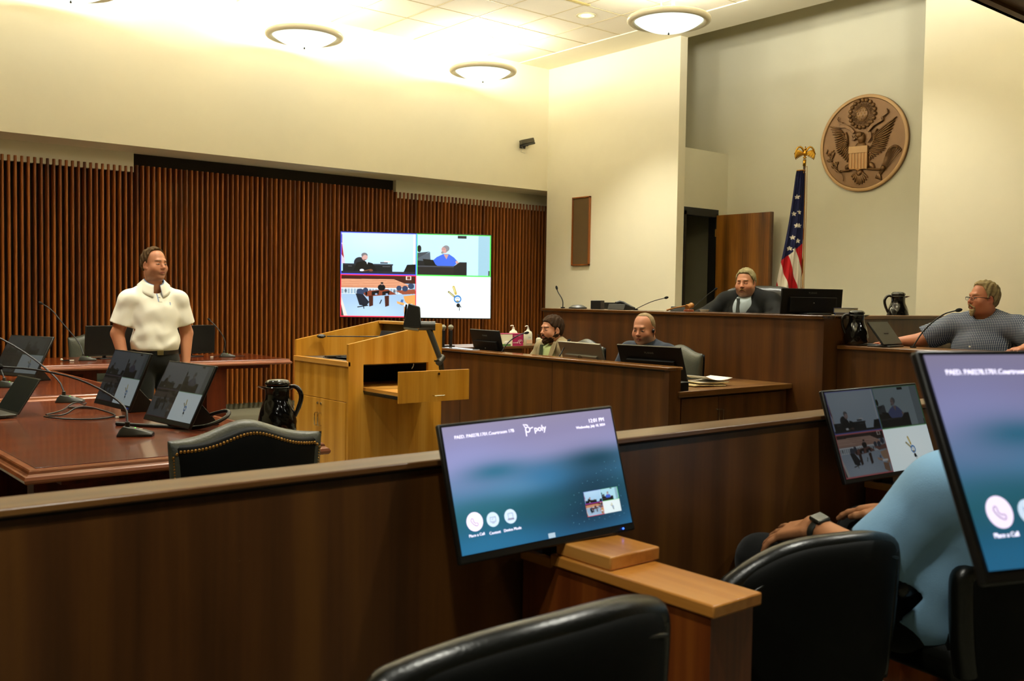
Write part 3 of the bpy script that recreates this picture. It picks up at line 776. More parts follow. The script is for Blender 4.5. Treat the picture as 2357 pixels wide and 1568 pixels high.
downlight(8.08, 5.3, CZ, 'added unseen recessed downlight above the bench', DOWN_W*.62, R(110))  # unseen, added to brighten the niche and right wall
for x, y, w in ((.6, 1.0, 'above the near jury chair'), (2.4, 1.0, 'above the seated juror'), (4.3, 1.0, 'over the far jury seats'), (6.3, 1.2, 'near the witness box'), (-1.0, .8, 'over the rear jury seats')):  # unseen soffit lights, assumed and added to light the jury area
    downlight(x, y, 2.998, 'assumed unseen soffit downlight '+w, JURY_W, R(130))
mb = MB().box(7.2, 7.82, 8.17, 8.23, CZ-.006, CZ)
for k in range(3): mb.box(7.2, 7.82, 8.177+.018*k, 8.183+.018*k, CZ-.012, CZ)
tag(mb.obj('air_diffuser', mat('diffuser_tan', 'b39f64', .5)), 'linear slot air diffuser in the ceiling grid by the recessed downlight', 'air vent', 'slot diffusers')
mb = MB().box(8.0, 8.75, 6.34, 6.40, CZ-.006, CZ)
for k in range(3): mb.box(8.0, 8.75, 6.347+.018*k, 6.353+.018*k, CZ-.012, CZ)
tag(mb.obj('air_diffuser', MATS['diffuser_tan']), 'linear slot air diffuser at the top edge beside the right pendant', 'air vent', 'slot diffusers')

# ------------------------------------------------------------------ wall fittings
def wall_fittings():
    t = thing('wall_speaker', 'tall narrow brown cloth speaker panel in a wood frame on the cream pier', 'speaker', (XB, 10.07, 1.907))
    h = .973; w = .18; fr = MB()
    for a, b, c, d in ((-w, -w+.018, 0, h), (w-.018, w, 0, h), (-w, w, 0, .018), (-w, w, h-.018, h)): fr.box(-.035, 0, a, b, c, d)
    fr.obj('frame', wood('speaker_frame', '6a340c', '8a4a16', '9a5a20'), t, bevel=.002)
    MB().box(-.018, 0, -w+.01, w-.01, .01, h-.01).obj('grille_cloth', mat('brown_grille_cloth', '57411f', .9, noise=.15, nscale=300), t)
    # security camera on the bulkhead
    t = thing('wall_camera', 'small black bar shaped camera on a bracket high on the cream bulkhead', 'camera', (9.05, YA, 3.66))
    rot = Euler((R(-8), R(-15), R(8))).to_matrix()
    MB().box(-.135, .135, -.03, .03, -.02, .045, rot, (0, -.11, .01)).obj('body', mat('camera_body', '3b3524', .45), t, bevel=.01)
    MB().box(-.13, .13, -.035, .02, -.05, -.022, rot, (0, -.11, .01)).obj('base', M_BLACK, t, bevel=.008)
    MB().cyl((0, -.04, -.02), (0, -.12, -.03), .02).sph((-.07, -.12, -.06), .03).obj('bracket', M_BLACK, t)
    MB().box(-.05, .05, -.012, 0, -.07, .03).obj('mounting_plate', M_BLACK, t)
    MB().tube([(-.03, -.08, -.05), (-.032, -.03, -.10), (-.03, -.005, -.12), (.05, -.004, -.13)], .003).obj('cable', M_WHITE, t)
    # wall bracket box by the judge doorway
    tag(MB().box(6.9, 7.2, 7.0, 7.05, 1.33, 1.40).obj('document_tray', M_BLACK, bevel=.004), 'low black tray on the bench top in front of the corridor doorway', 'tray')
wall_fittings()

def monitor(name, label, c, yaw, tilt, roll, W, H, pic=None, strength=1.0, stand='foot', base_z=.76, group=None, thick=.03, back=None, mark=None, bez=.008, chin=.016, foot_off=.09, led=False, flat=None, foot=True, body=None):
    """display whose centre is c; the root sits on the surface below it"""
    ca, sa = math.cos(yaw), math.sin(yaw)
    bx, by = c[0]-sa*foot_off, c[1]+ca*foot_off
    t = thing(name, label, 'monitor', (bx, by, base_z), yaw, group)
    lc = Vector((0, -foot_off, c[2]-base_z)); e = (-tilt, -roll, 0)
    Mx = Matrix.Translation(lc) @ Euler(e).to_matrix().to_4x4()
    body = body or M_BEZEL
    mb = MB().box(-W/2, W/2, 0, thick*.5, -H/2, H/2)
    if thick > .02: mb.box(-W*.36, W*.36, thick*.3, thick, -H*.40, H*.30)
    hs = mb.obj('housing', body, t, bevel=.004, loc=lc, rot=e)
    sc = None
    if pic is not None:
        key = 'screen_%.2f_%s' % (strength, pic[1])
        ms = vcol(key, .25, .4, emit=strength)
        dz = (chin-bez)/2
        sc = pic[0].mesh('screen', W-2*bez, H-bez-chin, ms, t, lc)
        sc.rotation_euler = e; sc.data.transform(Matrix.Translation((0, -.0015, dz)))
    else:
        f = MB().box(-W/2+bez, W/2-bez, -.001, .001, -H/2+chin, H/2-bez).obj('screen', flat or M_BLACKG, t, loc=lc, rot=e)
    if led: MB().sph((W*.42, -.003, -H/2+chin*.45), .0022, 8).obj('power_light', mat('blue_led', '3060ff', .4, emit=4), hs)
    if mark: text_obj('maker_mark', mark, .022, M_SILVER if back else M_GUN, hs, (0, thick*.55+.0008, H*.33), (R(90), 0, R(180)), 'CENTER')
    if stand == 'foot':
        MB().box(-.09, .09, -.06, .09, 0, .010).obj('foot', M_BLACK, t, bevel=.004)
        top = Mx @ Vector((0, thick, -H*.05))
        MB().tube([(0, .04, .008), (0, .06, top.z*.5), (top.x, top.y+.012, top.z)], .018, 10, smooth=1).obj('stand_arm', M_BLACK, t)
    return t, sc, hs, lc, e

# ------------------------------------------------------------------ joinery
def panel_run(mb, x0, x1, y, z0, z1, th=.05): mb.box(x0, x1, y, y+th, z0, z1)
def joinery():
    # judge's bench
    t = thing('judges_bench', 'long dark walnut judge bench with a thin overhanging top', 'bench', (6.4, 4.11, 0))
    H = 1.335
    MB().box(0, .05, 0, 3.17, 0, H-.028).obj('front_panel', M_WAL, t)
    MB().box(.05, 3.1, 0, .05, 0, H-.028).obj('side_panel', M_WAL, t)
    MB().box(.05, .9, 3.12, 3.17, 0, H-.028).obj('end_panel', M_WAL, t)
    MB().box(-.018, .50, .0, 3.19, H-.03, H).obj('worktop', wood('bench_cap', '2c1606', '432508', '5c3812', axis=1, rough=.25, stripes=22), t, bevel=.006)
    MB().box(.50, 3.1, -.018, .12, H-.03, H).obj('side_cap', M_WALX, t, bevel=.006)
    MB().box(.50, 3.1, .12, .62, 1.235, 1.265).obj('inner_shelf', M_WALX, t)
    MB().box(.005, .012, 0, 3.17, H-.045, H-.03).obj('shadow_reveal', M_LINE, t)
    # clerk desk: low wall with cap, return cabinet, rear counter
    t = thing('clerk_desk', 'walnut clerk desk enclosure with raised front wall below the judge bench', 'desk', (5.0, 4.40, 0))
    H = .975
    MB().box(.02, .07, .0, 3.0, 0, H-.03).obj('front_panel', M_WAL, t)
    MB().box(.0, .12, -.012, .03, 0, H-.02).obj('end_post', M_WAL, t)
    cp = MB().box(-.012, .14, -.015, 3.1, H-.022, H).obj('cap', wood('desk_cap', '4c2a0c', '6e4216', '85561f', axis=1, rough=.22, stripes=22, coat=.3), t, bevel=.006)
    MB().box(.016, .021, .0, 3.0, H-.034, H-.022).obj('shadow_reveal', M_LINE, t)
    for yy in (1.2, 2.4): MB().box(.0185, .0205, yy-.0015, yy+.0015, 0, H-.034).obj('panel_joint', M_LINE, t)
    MB().box(.12, .62, .62, 2.75, .73, .755).obj('worktop', M_WALY, t)
    MB().box(.10, .96, 2.68, 2.72, 0, .95).box(.08, 1.36, 2.66, 3.15, .95, .975).obj('rear_counter', M_WALX, t, bevel=.003)
    t = thing('return_cabinet', 'low walnut return cabinet with two bar handles at the right end of the clerk desk', 'cabinet', (5.13, 4.38, 0))
    MB().box(.0, 1.25, 0.03, .62, 0, .765).obj('carcass', M_WAL, t)
    MB().box(-.04, 1.27, -.01, .64, .765, .805).obj('countertop', M_WALX, t, bevel=.004)
    for a, b, hx in ((.01, .405, .385), (.41, 1.20, .43)):
        d = MB().box(a, b, .012, .03, .06, .75).obj('door', M_WAL, t, bevel=.002)
        MB().tube([(hx, .012, .66), (hx, -.018, .655), (hx, -.018, .55), (hx, .012, .545)], .004, 8).obj('handle', M_CHROME, d)
    # witness box
    t = thing('witness_box', 'walnut witness box with a narrow ledge beside the judge bench', 'witness stand', (6.58, 4.10, 0))
    H = 1.11
    MB().box(0, .05, -1.7, 0, 0, H-.028).obj('front_panel', M_WAL, t)
    MB().box(-.018, .40, -1.7, .0, H-.028, H).obj('ledge', M_WALY, t, bevel=.006)
    MB().box(.0, 1.9, -1.75, -1.70, 0, H-.028).box(-.01, 1.9, -1.79, -1.68, H-.028, H).obj('side_panel', M_WAL, t)
    # jury rail and the low dividers
    t = thing('jury_rail', 'long walnut partition rail in front of the jury seats', 'partition', (0, 1.78, 0))
    MB().box(-2.5, 8.3, .004, .078, 0, 1.048).obj('panel', M_WAL, t)
    MB().box(-2.5, 8.3, .001, .004, 1.043, 1.049).obj('shadow_reveal', M_LINE, t)
    MB().box(-2.5, 8.3, -.007, .102, 1.049, 1.065).obj('cap', M_WALX, t, bevel=.004)
    tg = MB().tube([(-.03, .006, .003), (.0, -.004, .003), (.028, .0, .003), (.026, .006, .003), (-.03, .012, .003)], .0022, 6, smooth=1).obj('pen_clip', M_GUN, loc=(1.744, 1.829, 1.066))
    tag(tg, 'small dark metal clip lying on the jury rail cap right of the near monitor', 'clip')
    def divider(x0, label):
        t = thing('jury_divider', label, 'divider', (x0, 1.157, .15), 0, 'low dividers between jury seats')
        MB().box(.005, .140, .045, .62, 0, .655).obj('panel', M_CHERRYV, t)
        MB().box(-.005, .150, .030, .512, .657, .684).obj('cap', M_MAPLE, t, bevel=.004)
        MB().box(-.004, .011, .512, .62, .650, .672).obj('rear_cap_strip', M_MAPLE, t)
        MB().box(.014, .138, .512, .62, .652, .660).obj('black_slot_plate', M_BLACK, t)  # solid black plate, its colour stands in for the slot's dark inside
        return t
    divider(1.504, 'low cherry divider with a light cap under the near jury monitor, between two empty chairs')
    divider(3.044, 'low cherry divider beside the seated juror in blue, under the far jury monitor')
    tag(MB().box(1.506, 1.666, 1.478, 1.656, .8345, .866).obj('cap_block', M_MAPLE, bevel=.004), 'square cherry block resting on the divider cap in front of the near jury monitor', 'block')
    tag(MB().box(3.046, 3.20, 1.478, 1.656, .8345, .866).obj('cap_block', M_MAPLE, bevel=.004), 'square cherry block on the divider cap behind the seated juror', 'block')
joinery()

def lectern():
    t = thing('lectern', 'golden oak lectern with open slanted top, double doors and a pulled out side drawer', 'lectern', (3.69, 6.42, 0))
    D, W = .86, .88      # x depth, y width
    zs = .93
    side = lambda: [(0, 0), (D, 0), (D, 1.215), (D-.06, 1.215), (0, 1.06)]
    # near side with the drawer opening built as a frame
    mb = MB(); th = .03
    ox0, ox1, oz0, oz1 = .13, .73, .69, .905
    mb.prism([(0, 0), (ox0, 0), (ox0, 1.06+ox0*.194), (0, 1.06)], 0, th)
    mb.prism([(ox1, 0), (D, 0), (D, 1.215), (D-.06, 1.215), (ox1, 1.06+ox1*.194)], 0, th)
    mb.prism([(ox0, 0), (ox1, 0), (ox1, oz0), (ox0, oz0)], 0, th)
    mb.prism([(ox0, oz1), (ox1, oz1), (ox1, 1.06+ox1*.194), (ox0, 1.06+ox0*.194)], 0, th)
    mb.obj('side_panel', M_OAK, t)
    MB().prism(side(), W-th, W).obj('side_panel', M_OAK, t)
    MB().box(D-.03, D, th, W-th, 0, 1.20).obj('front_panel', M_OAK, t)
    MB().box(D-.075, D+.004, th, W-th, 1.19, 1.215).obj('front_cap', M_OAKE, t, bevel=.003)
    MB().box(D-.04, D-.031, th+.01, W-th-.01, 1.02, 1.19).obj('dark_fascia', mat('bronze_laminate', '41331c', .5), t)
    MB().box(.0, D-.04, th, W-th, zs-.035, zs-.005).obj('shelf', mat('dark_leatherette', '493820', .6), t)
    MB().box(-.012, .02, .0, W, zs-.04, zs).obj('shelf_edge', M_OAKE, t, bevel=.004)
    MB().box(0, .02, th, W-th, .62, zs-.04).obj('apron', M_OAK, t)
    MB().box(.0, .03, .0, W, 0, .06).obj('plinth', M_OAK, t)
    for a, b, s in ((th+.002, W/2-.002, 1), (W/2+.002, W-th-.002, -1)):
        d = MB().box(-.004, .016, a, b, .06, .615).obj('door', M_OAK, t, bevel=.0015)
        hy = W/2 - s*.028
        MB().tube([(-.004, hy, .50), (-.030, hy, .50), (-.034, hy, .49), (-.034, hy, .41), (-.030, hy, .40), (-.004, hy, .40)], .0038, 8).obj('handle', M_CHROME, d)
        MB().cyl((-.012, hy, .575), (-.003, hy, .575), .0095).obj('lock', M_CHROME, d)
    # inside of the opening: dark cavity
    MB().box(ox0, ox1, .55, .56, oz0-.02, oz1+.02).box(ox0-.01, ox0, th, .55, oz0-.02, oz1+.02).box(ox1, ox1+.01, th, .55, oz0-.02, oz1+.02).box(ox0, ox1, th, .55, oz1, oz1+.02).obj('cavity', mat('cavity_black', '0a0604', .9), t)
    MB().tube([(.62, .05, oz1-.0), (.60, .02, oz1-.03), (.58, .01, oz1-.045), (.59, .03, oz1-.05), (.63, .06, oz1-.02)], .003, 6, smooth=1).obj('loose_wire', M_WHITE, t)
    # drawer pulled towards the jury
    p = -.52
    dr = MB().box(.105, .735, p-.02, p, .655, .885).obj('drawer_front', M_OAK, t, bevel=.0015)
    MB().cyl((.45, p-.027, .86), (.45, p-.018, .86), .010).obj('lock', M_CHROME, dr)
    MB().tube([(.40, p-.02, .70), (.40, p-.045, .70), (.49, p-.045, .70), (.49, p-.02, .70)], .0035, 8).obj('handle', M_CHROME, dr)
    bt = MB().box(.15, .69, p, .45, .70, .725).obj('drawer_tray', M_OAKE, t)
    for xx in (.142, .692):
        sl = MB().box(xx-.006, xx+.006, p+.02, .05, .675, .70).obj('slide_rail', mat('slide_steel', '4b4838', .3, metal=.9), t)
        MB().box(xx-.008, xx+.008, p+.02, .05, .683, .691).cyl((xx-.011, -.30, .688), (xx+.011, -.30, .688), .009).cyl((xx-.011, -.14, .688), (xx+.011, -.14, .688), .006).cyl((xx-.011, -.42, .688), (xx+.011, -.42, .688), .006).obj('slide_groove', M_BLACK, sl)
    pp = MB().box(.30, .58, p+.02, p+.30, 0, .003).obj('paper_sheet', mat('bright_paper', 'fbf7ec', .6), loc=(3.69, 6.42, .726))
    tag(pp, 'white paper sheet lying in the open lectern drawer', 'paper')
    # document camera standing in the drawer
    t = thing('document_camera', 'dark document camera on a jointed arm rising from the lectern drawer', 'document camera', (4.235, 6.06, .726))
    MB().box(-.12, .12, -.10, .12, 0, .03).obj('base', M_BLACK, t, bevel=.008)
    A0, A1, A2 = Vector((.08, .0, .03)), Vector((.062, .02, .22)), Vector((.00, .10, .47))
    MB().cyl(A0, A1, .019, .021).obj('lower_arm', M_GUN, t, smooth=None)
    MB().cyl(A1, A2, .021, .024, seg=8).obj('upper_arm', mat('dark_arm', '2a2820', .4), t)
    MB().cyl(A1+Vector((-.03, -.02, -.02)), A1+Vector((.03, .02, .02)), .027).box(A1.x-.07, A1.x-.02, A1.y-.03, A1.y-.015, A1.z-.01, A1.z+.002).obj('elbow_joint', M_GUN, t)
    MB().cyl((-.06, .14, .480), (.045, .07, .480), .036, seg=24).obj('shoulder_joint', mat('dark_arm', '2a2820'), t)
    rot = Euler((R(-6), R(6), R(-38))).to_matrix()
    hd = MB().prism([(-.066, -.09), (.072, -.075), (.044, .085), (-.044, .10)], -.045, .045, 'xz').xf(Matrix.Translation((-.105, .155, .545)) @ rot.to_4x4()).obj('camera_head', M_BLACK, t, bevel=.008)
    k = MB()
    for i in range(3):
        for j in range(2): k.sph((-.060-.012*0, -.02+.03*j, -.03-.022*i), (.004, .006, .005), 8)
    k.xf(Matrix.Translation((-.105, .155, .545)) @ rot.to_4x4()).obj('button', M_WHITE, hd)
    MB().box(-.066, -.052, -.03, -.002, -.01, .09, rot, (-.105, .155, .545)).box(-.066, -.052, .004, .032, -.01, .085, rot, (-.105, .155, .545)).obj('lamp_bar', M_BLACKG, hd)
    MB().box(-.055, .055, -.045, .045, -.10, -.085, rot, (-.105, .155, .545)).obj('lens_plate', M_SILVER, hd)
    # items on the lectern
    t = thing('lectern_laptop', 'black laptop screen open inside the lectern top', 'laptop', (4.32, 6.95, .931), R(-90))
    MB().box(-.14, .14, -.20, .0, 0, .018).obj('keyboard_base', M_BLACK, t, bevel=.003)
    MB().box(-.14, .14, 0, .012, 0, .20, Euler((R(-20), 0, 0)).to_matrix(), (0, 0, .018)).obj('screen', mat('laptop_lid', '24262a', .3), t, bevel=.003)
    t = thing('lectern_microphone', 'thin black gooseneck microphone stretched across the lectern top', 'microphone', (4.40, 6.78, .931))
    MB().cyl((0, 0, 0), (0, 0, .02), .03).obj('base', M_BLACK, t)
    MB().tube([(0, 0, .02), (.01, .01, .12), (-.05, .06, .165), (-.22, .19, .160), (-.48, .40, .158)], .0045, 8, smooth=2).obj('gooseneck', M_BLACK, t)
    MB().sph((-.515, .43, .158), (.038, .038, .018), 12).obj('foam_head', M_BLACK, t)
    mb = MB().tube([(3.76, 6.95, .934), (3.95, 6.85, .937), (4.1, 6.6, .95), (4.2, 6.5, .99)], .004, 6, smooth=2).tube([(3.80, 7.0, .934), (3.9, 6.7, .934), (4.0, 6.55, .95), (4.15, 6.47, .96)], .004, 6, smooth=2).box(3.76, 3.94, 6.88, 6.92, .931, .945)
    tag(mb.obj('cable_bundle', M_BLACK), 'black cables lying on the lectern shelf', 'cable')
lectern()

def table(name, label, x0, x1, y0, y1, legs, rz=0, group='mahogany counsel tables'):
    t = thing(name, label, 'table', ((x0+x1)/2, (y0+y1)/2, 0), rz, group)
    w, d = (x1-x0)/2, (y1-y0)/2
    MB().box(-w+.035, w-.035, -d+.035, d-.035, .735, .76).obj('tabletop', M_MAH, t, bevel=.001)
    prof = [(.0, .757), (.036, .757), (.040, .752), (.043, .742), (.050, .736), (.056, .733), (.062, .722), (.060, .712), (.054, .706), (.0, .706)]
    def ring(off):
        return [(-w+.045-off, -d+.045-off), (w-.045+off, -d+.045-off), (w-.045+off, d-.045+off), (-w+.045-off, d-.045+off)]
    mb = MB(); L = []
    for o, z in prof:
        L.append([mb.b.verts.new((x, y, z)) for x, y in ring(o)])
    for a, b in zip(L, L[1:]+L[:1]):
        for k in range(4): mb.b.faces.new((a[k], a[(k+1) % 4], b[(k+1) % 4], b[k]))
    mb.obj('edge_moulding', M_MAHE, t, smooth=False)
    MB().box(-w+.16, w-.16, -d+.16, d-.16, .66, .735).obj('apron', M_MAHV, t)
    if d > w: MB().box(-.03, .03, -d+.3, d-.3, .04, .66).obj('modesty_panel', M_MAHV, t)
    for lx, ly, lw, ld in legs:
        MB().box(lx-lw/2, lx+lw/2, ly-ld/2, ly+ld/2, 0, .66).box(lx-lw/2-.01, lx+lw/2+.01, ly-ld/2-.01, ly+ld/2+.01, 0, .09).obj('pedestal', M_MAHV, t)
    return t
table('counsel_table', 'mahogany counsel table nearest the jury rail, with laptop and two lit monitors', .88, 2.13, 3.92, 6.36, [(0, -.78, 1.02, .10), (0, .78, 1.02, .10)], R(.6))
table('counsel_table', 'mahogany counsel table behind the nearest one, at the left edge', .96, 2.21, 6.62, 9.05, [(0, -.75, .8, .12), (0, .75, .8, .12)])
table('counsel_table', 'mahogany table against the timber fin wall behind the standing man', 2.22, 4.66, 9.32, 10.45, [(-.72, 0, .12, .8), (.45, 0, .12, .8), (.49, -.38, .20, .06)], R(-1.5))

# ------------------------------------------------------------------ television and monitors
def television():
    t, sc, hs, lc, e = monitor('television', 'large wall television showing four camera views in coloured frames', (7.16, 10.70, 1.706), R(-29.8), R(2), 0, 2.0, 1.13, (FEED, 'feed'), 1.25, stand=None, base_z=1.706, thick=.05, chin=.012, bez=.012, foot_off=0, body=M_BLACK)
    MB().box(-.25, .25, .04, .08, -.2, .2).obj('wall_arm', M_BLACK, t)
    MB().box(-.04, .04, .05, .84, -.04, .04).obj('wall_arm', M_BLACK, t)
television()
M_TXT = mat('screen_text', 'f2ecff', .5, emit=.9, ecol='efeaff')
M_ICON = mat('screen_icon', 'f0e6f8', .5, emit=.85, ecol='ead8f6')
M_ICON2 = mat('screen_icon_blue', 'c4d4e8', .5, emit=.8, ecol='bcd0e6')
M_GLYPH = mat('screen_glyph', '8d7f9c', .5, emit=.35, ecol='7d7494')
def home_ui(sc, W, H, K=.89):
    w, h = W/2, H/2; y = -.0022
    P = lambda u, v, d=0: (u*w, y-d, v*h)
    rx = (R(90), 0, 0)
    def disc(name, c, r, m, d=0):
        return MB().cyl((c[0], c[1]+.0002, c[2]), (c[0], c[1]-.0003, c[2]), r, seg=40).obj(name, m, sc, smooth=False)
    text_obj('room_name_text', 'PAED. PA0278.1701.Courtroom 17B', .0118*K, M_TXT, sc, P(-.885, .850), rx)
    text_obj('clock_text', '12:01 PM', .0145*K, M_TXT, sc, P(.89, .855), rx, 'RIGHT')
    text_obj('date_text', 'Wednesday, July 10, 2024', .0095*K, M_TXT, sc, P(.89, .765), rx, 'RIGHT')
    text_obj('logo_text', 'poly', .0225*K, M_TXT, sc, P(.012, .832), rx)
    lg = MB()
    cx, cz = -.062*w, .838*h
    lg.tube([(cx+.0060*math.cos(a), y, cz+.0060*math.sin(a)) for a in [2*PI*i/16 for i in range(16)]], .0011, 5, closed=True)
    lg.tube([(cx-.006, y, cz-.015), (cx-.006, y, cz+.001)], .0011, 5).tube([(cx-.004, y, cz+.012), (cx+.002, y, cz+.009)], .0011, 5).tube([(cx+.008, y, cz+.002), (cx+.015, y, cz+.004)], .0011, 5).tube([(cx-.006, y, cz+.005), (cx-.010, y, cz+.013), (cx-.002, y, cz+.011)], .0011, 5)
    lg.obj('logo_mark', M_TXT, sc)
    for (u, v, r, m, lab) in ((-.815, -.475, .0232*K, M_ICON, 'Place a Call'), (-.620, -.49, .0180*K, M_ICON2, 'Content'), (-.425, -.49, .0180*K, M_ICON2, 'Device Mode')):
        c = P(u, v); disc('button_disc', c, r, m)
        text_obj('button_text', lab, .0098*K, M_TXT, sc, (c[0], y, c[2]-.0325*K), rx, 'CENTER')
        g = MB(); q = lambda a, b: (c[0]+a*K, y-.0006, c[2]+b*K)
        if lab[0] == 'P':
            g.tube([q(-.0085, .0095*K), q(-.011, .004), q(-.008, -.002), q(-.002, -.008), q(.005, -.011), q(.0095*K, -.0085), q(.0085, -.005), q(.004, -.003), q(.001, -.004), q(-.004, .001), q(-.003, .004), q(-.005, .0085)], .0007, 5, closed=True)
        elif lab[0] == 'C':
            g.tube([q(-.008, .006), q(.008, .006), q(.008, -.005), q(-.008, -.005)], .0006, 5, closed=True).tube([q(-.004, -.008), q(.004, -.008)], .0006, 5).tube([q(-.003, .0), q(.001, .003)], .0006, 5)
        else:
            g.tube([q(-.007, .008), q(.007, .008), q(.007, -.005), q(-.007, -.005)], .0006, 5, closed=True).tube([q(-.010, -.008), q(.010, -.008), q(.009, -.006), q(-.009, -.006)], .0006, 5, closed=True)
        g.obj('glyph', M_GLYPH, sc)
    MB().box(-.040*w, .040*w, y-.0003, y, -.945*h, -.868*h).obj('home_tab', mat('screen_tab', 'a8c0d4', .5, emit=.6), sc, bevel=.003)
    th = FEED_S.mesh('camera_thumbnail', .116*K, .0655*K, vcol('thumb', .3, emit=.75), sc, P(.675, -.520, .0004))
    d = MB()
    for i in range(11):
        for j in range(7):
            u, v = .28+i*.064, .12-j*.155+.012*((i*7+j*3) % 5)
            if v < .15-(u-.28)*0 and u+(-v) > .62 and not (.44 < u < .91 and -.75 < v < -.28): d.sph(P(u, v), .00055, 4)
    d.obj('dot_pattern', mat('screen_dots', '7fc4dc', .5, emit=.6), sc)
FEED_S = feed_picture(176, 100)
FEED_M = dimmed(feed_picture(224, 126), (.26, .5), (.20, .5), (.35, .55), (1, 1))
FEED_D = dimmed(feed_picture(200, 112), (.20, .3), (.22, .3), (.14, .4), (1, 1))
t, sc, hs, lc, e = monitor('jury_monitor', 'tilted jury monitor with a blue meeting home screen in the middle foreground', (1.4685, 1.669, 1.0117), R(-5.7), R(16.3), R(2.2), .494, .307, (HOME, 'home'), .66, chin=.019, base_z=.8055, stand=None, foot_off=.03, led=True, group='monitors for the jury')
home_ui(sc, .478, .283)
MB().box(.06, .12, .01, .045, 0, .18).obj('mounting_post', M_BLACK, t); MB().box(.05, .15, -.02, .06, -.001, .010).obj('mounting_foot', M_BLACK, t)
t, sc, hs, lc, e = monitor('jury_monitor', 'very near jury monitor cut off by the right picture edge, same blue home screen', (1.436, .503, 1.2307), R(-19.9), R(25.2), 0, .494, .307, (HOME, 'home'), .45, base_z=.15, stand=None, foot_off=-.0, group='monitors for the jury')
home_ui(sc, .478, .283)
MB().cyl((.14, .04, .0), (.14, .04, .98), .02).box(.0, .16, .02, .06, .93, 1.0).obj('mounting_post', M_BLACK, t); MB().box(.04, .24, -.06, .14, 0, .015).obj('mounting_foot', M_BLACK, t)
t, sc, hs, lc, e = monitor('jury_monitor', 'tilted jury monitor showing four camera views above the seated juror', (2.995, 1.691, 1.007), R(-6.6), R(19.1), R(1.1), .494, .307, (FEED_M, 'feedm'), .36, base_z=.8055, stand=None, foot_off=.03, group='monitors for the jury')
MB().box(.06, .12, .01, .045, 0, .18).obj('mounting_post', M_BLACK, t); MB().box(.05, .15, -.02, .06, -.001, .010).obj('mounting_foot', M_BLACK, t)
def easel(t, hs, lc, e, W, H):
    # wedge prop and flat foot behind a tilted touch monitor
    MB().prism([(.0, 0), (.17, 0), (.045, .14)], -.07, .07, 'yz').obj('easel_prop', M_BLACK, t, bevel=.004)
T = .76
for nm, c, yaw, tilt, lab, st in (('counsel_monitor', (1.747, 5.543, .946), -85.7, 22.1, 'tilted counsel monitor showing camera views, left of the pair on the nearest table', .16),
                          ('counsel_monitor', (1.788, 4.793, .928), -84.1, 25.7, 'tilted counsel monitor showing camera views, right of the pair and nearer the chair', .20),
                          ('counsel_monitor', (1.743, 7.784, .951), -68, 28.8, 'dim tilted counsel monitor on the table at the left edge', .07)):
    t, sc, hs, lc, e = monitor(nm, lab, c, R(yaw), R(tilt), 0, .494, .33, (FEED_D, 'feedd'), st, base_z=T, stand=None, foot_off=.02, group='tilted monitors on the counsel tables', led=(st == .16), chin=.026)
    easel(t, hs, lc, e, .494, .33)
    if st == .20: MB().tube([(.10, .10, .06), (.18, .16, .09), (.24, .12, .06), (.22, .02, .02), (.12, -.03, .006), (-.10, -.16, .006), (-.22, -.24, .01)], .010, 8, smooth=2).obj('power_cable', M_BLACK, t)
M_BLK2 = mat('monitor_back', '0a0a08', .5, spec=.25)
monitor('desk_monitor', 'black monitor seen from behind on the far table, left of the standing man', (3.03, 9.98, .945), R(12), R(-4), 0, .50, .30, None, base_z=T, group='monitors on the far table', flat=M_BLK2, foot_off=.06)
monitor('desk_monitor', 'black monitor seen from behind on the far table, right of the standing man', (3.90, 9.95, .945), R(12), R(-2), 0, .45, .30, None, base_z=T, group='monitors on the far table', flat=M_BLK2, foot_off=.06)
# bench and clerk monitors, all seen from the back: yaw turned half round
def back_mon(name, lab, c, yaw, tilt, W, H, z, mark, body, group, foot_off=-.0, thick=.035, arm=True, slim=False):
    t = thing(name, lab, 'monitor', (c[0], c[1], z), yaw, group)
    lc = (0, 0, c[2]-z); e = (tilt, 0, 0)
    hs = MB().box(-W/2, W/2, 0, .016, -H/2, H/2)
    if not slim: hs.box(-W*.38, W*.38, -.02, .004, -H*.42, H*.18)
    hs = hs.obj('housing', body, t, bevel=.004, loc=lc, rot=e)
    MB().box(-W/2+.008, W/2-.008, .015, .018, -H/2+.014, H/2-.008).obj('screen', M_BLACKG, hs)
    MB().box(-W/2, W/2, .0, .016, H/2-.001, H/2+.002).obj('top_edge', M_SILVER if body is M_SILVER else M_GUN, hs)
    if mark == 'ring':
        MB().tube([(.022*math.cos(a), -.021, .06*0+.0+.022*math.sin(a)+H*.12) for a in [2*PI*i/24 for i in range(24)]], .0016, 6, closed=True).obj('round_logo', M_GUN, hs)
        text_obj('logo_text', 'DELL', .013, M_GUN, hs, (0, -.0215, H*.12), (R(90), 0, 0), 'CENTER')
        MB().box(-.09, .02, -.024, -.018, -H*.40, -H*.16).obj('port_cover', M_BLACK, hs)
    elif mark:
        text_obj('maker_text', mark, .022, mat('faint_grey_mark', '55564c', .5), hs, (0, -.0008, H*.34), (R(90), 0, 0), 'CENTER')
        MB().sph((0, -.021, -.01), .005, 8).obj('vent_screw', M_SILVER, hs)
    if arm:
        MB().box(-.035, .035, -.005, .02, .0, c[2]-z).obj('stand_arm', M_BLACK, t); MB().box(-.12, .12, -.09, .09, 0, .012).obj('foot', M_BLACK, t, bevel=.004)
    return t
back_mon('bench_monitor', 'wide black monitor back on the judge bench beside the flag', (6.75, 4.446, 1.438), R(-16.9), R(3.7), .60, .20, 1.335, 'PLANAR', M_BLK2, 'bench and clerk monitors')
back_mon('clerk_monitor', 'large black monitor back in front of the clerk in the navy shirt', (5.402, 4.911, .935), R(-81.1), R(23.9), .56, .33, .805, 'PLANAR', M_BLK2, 'bench and clerk monitors')
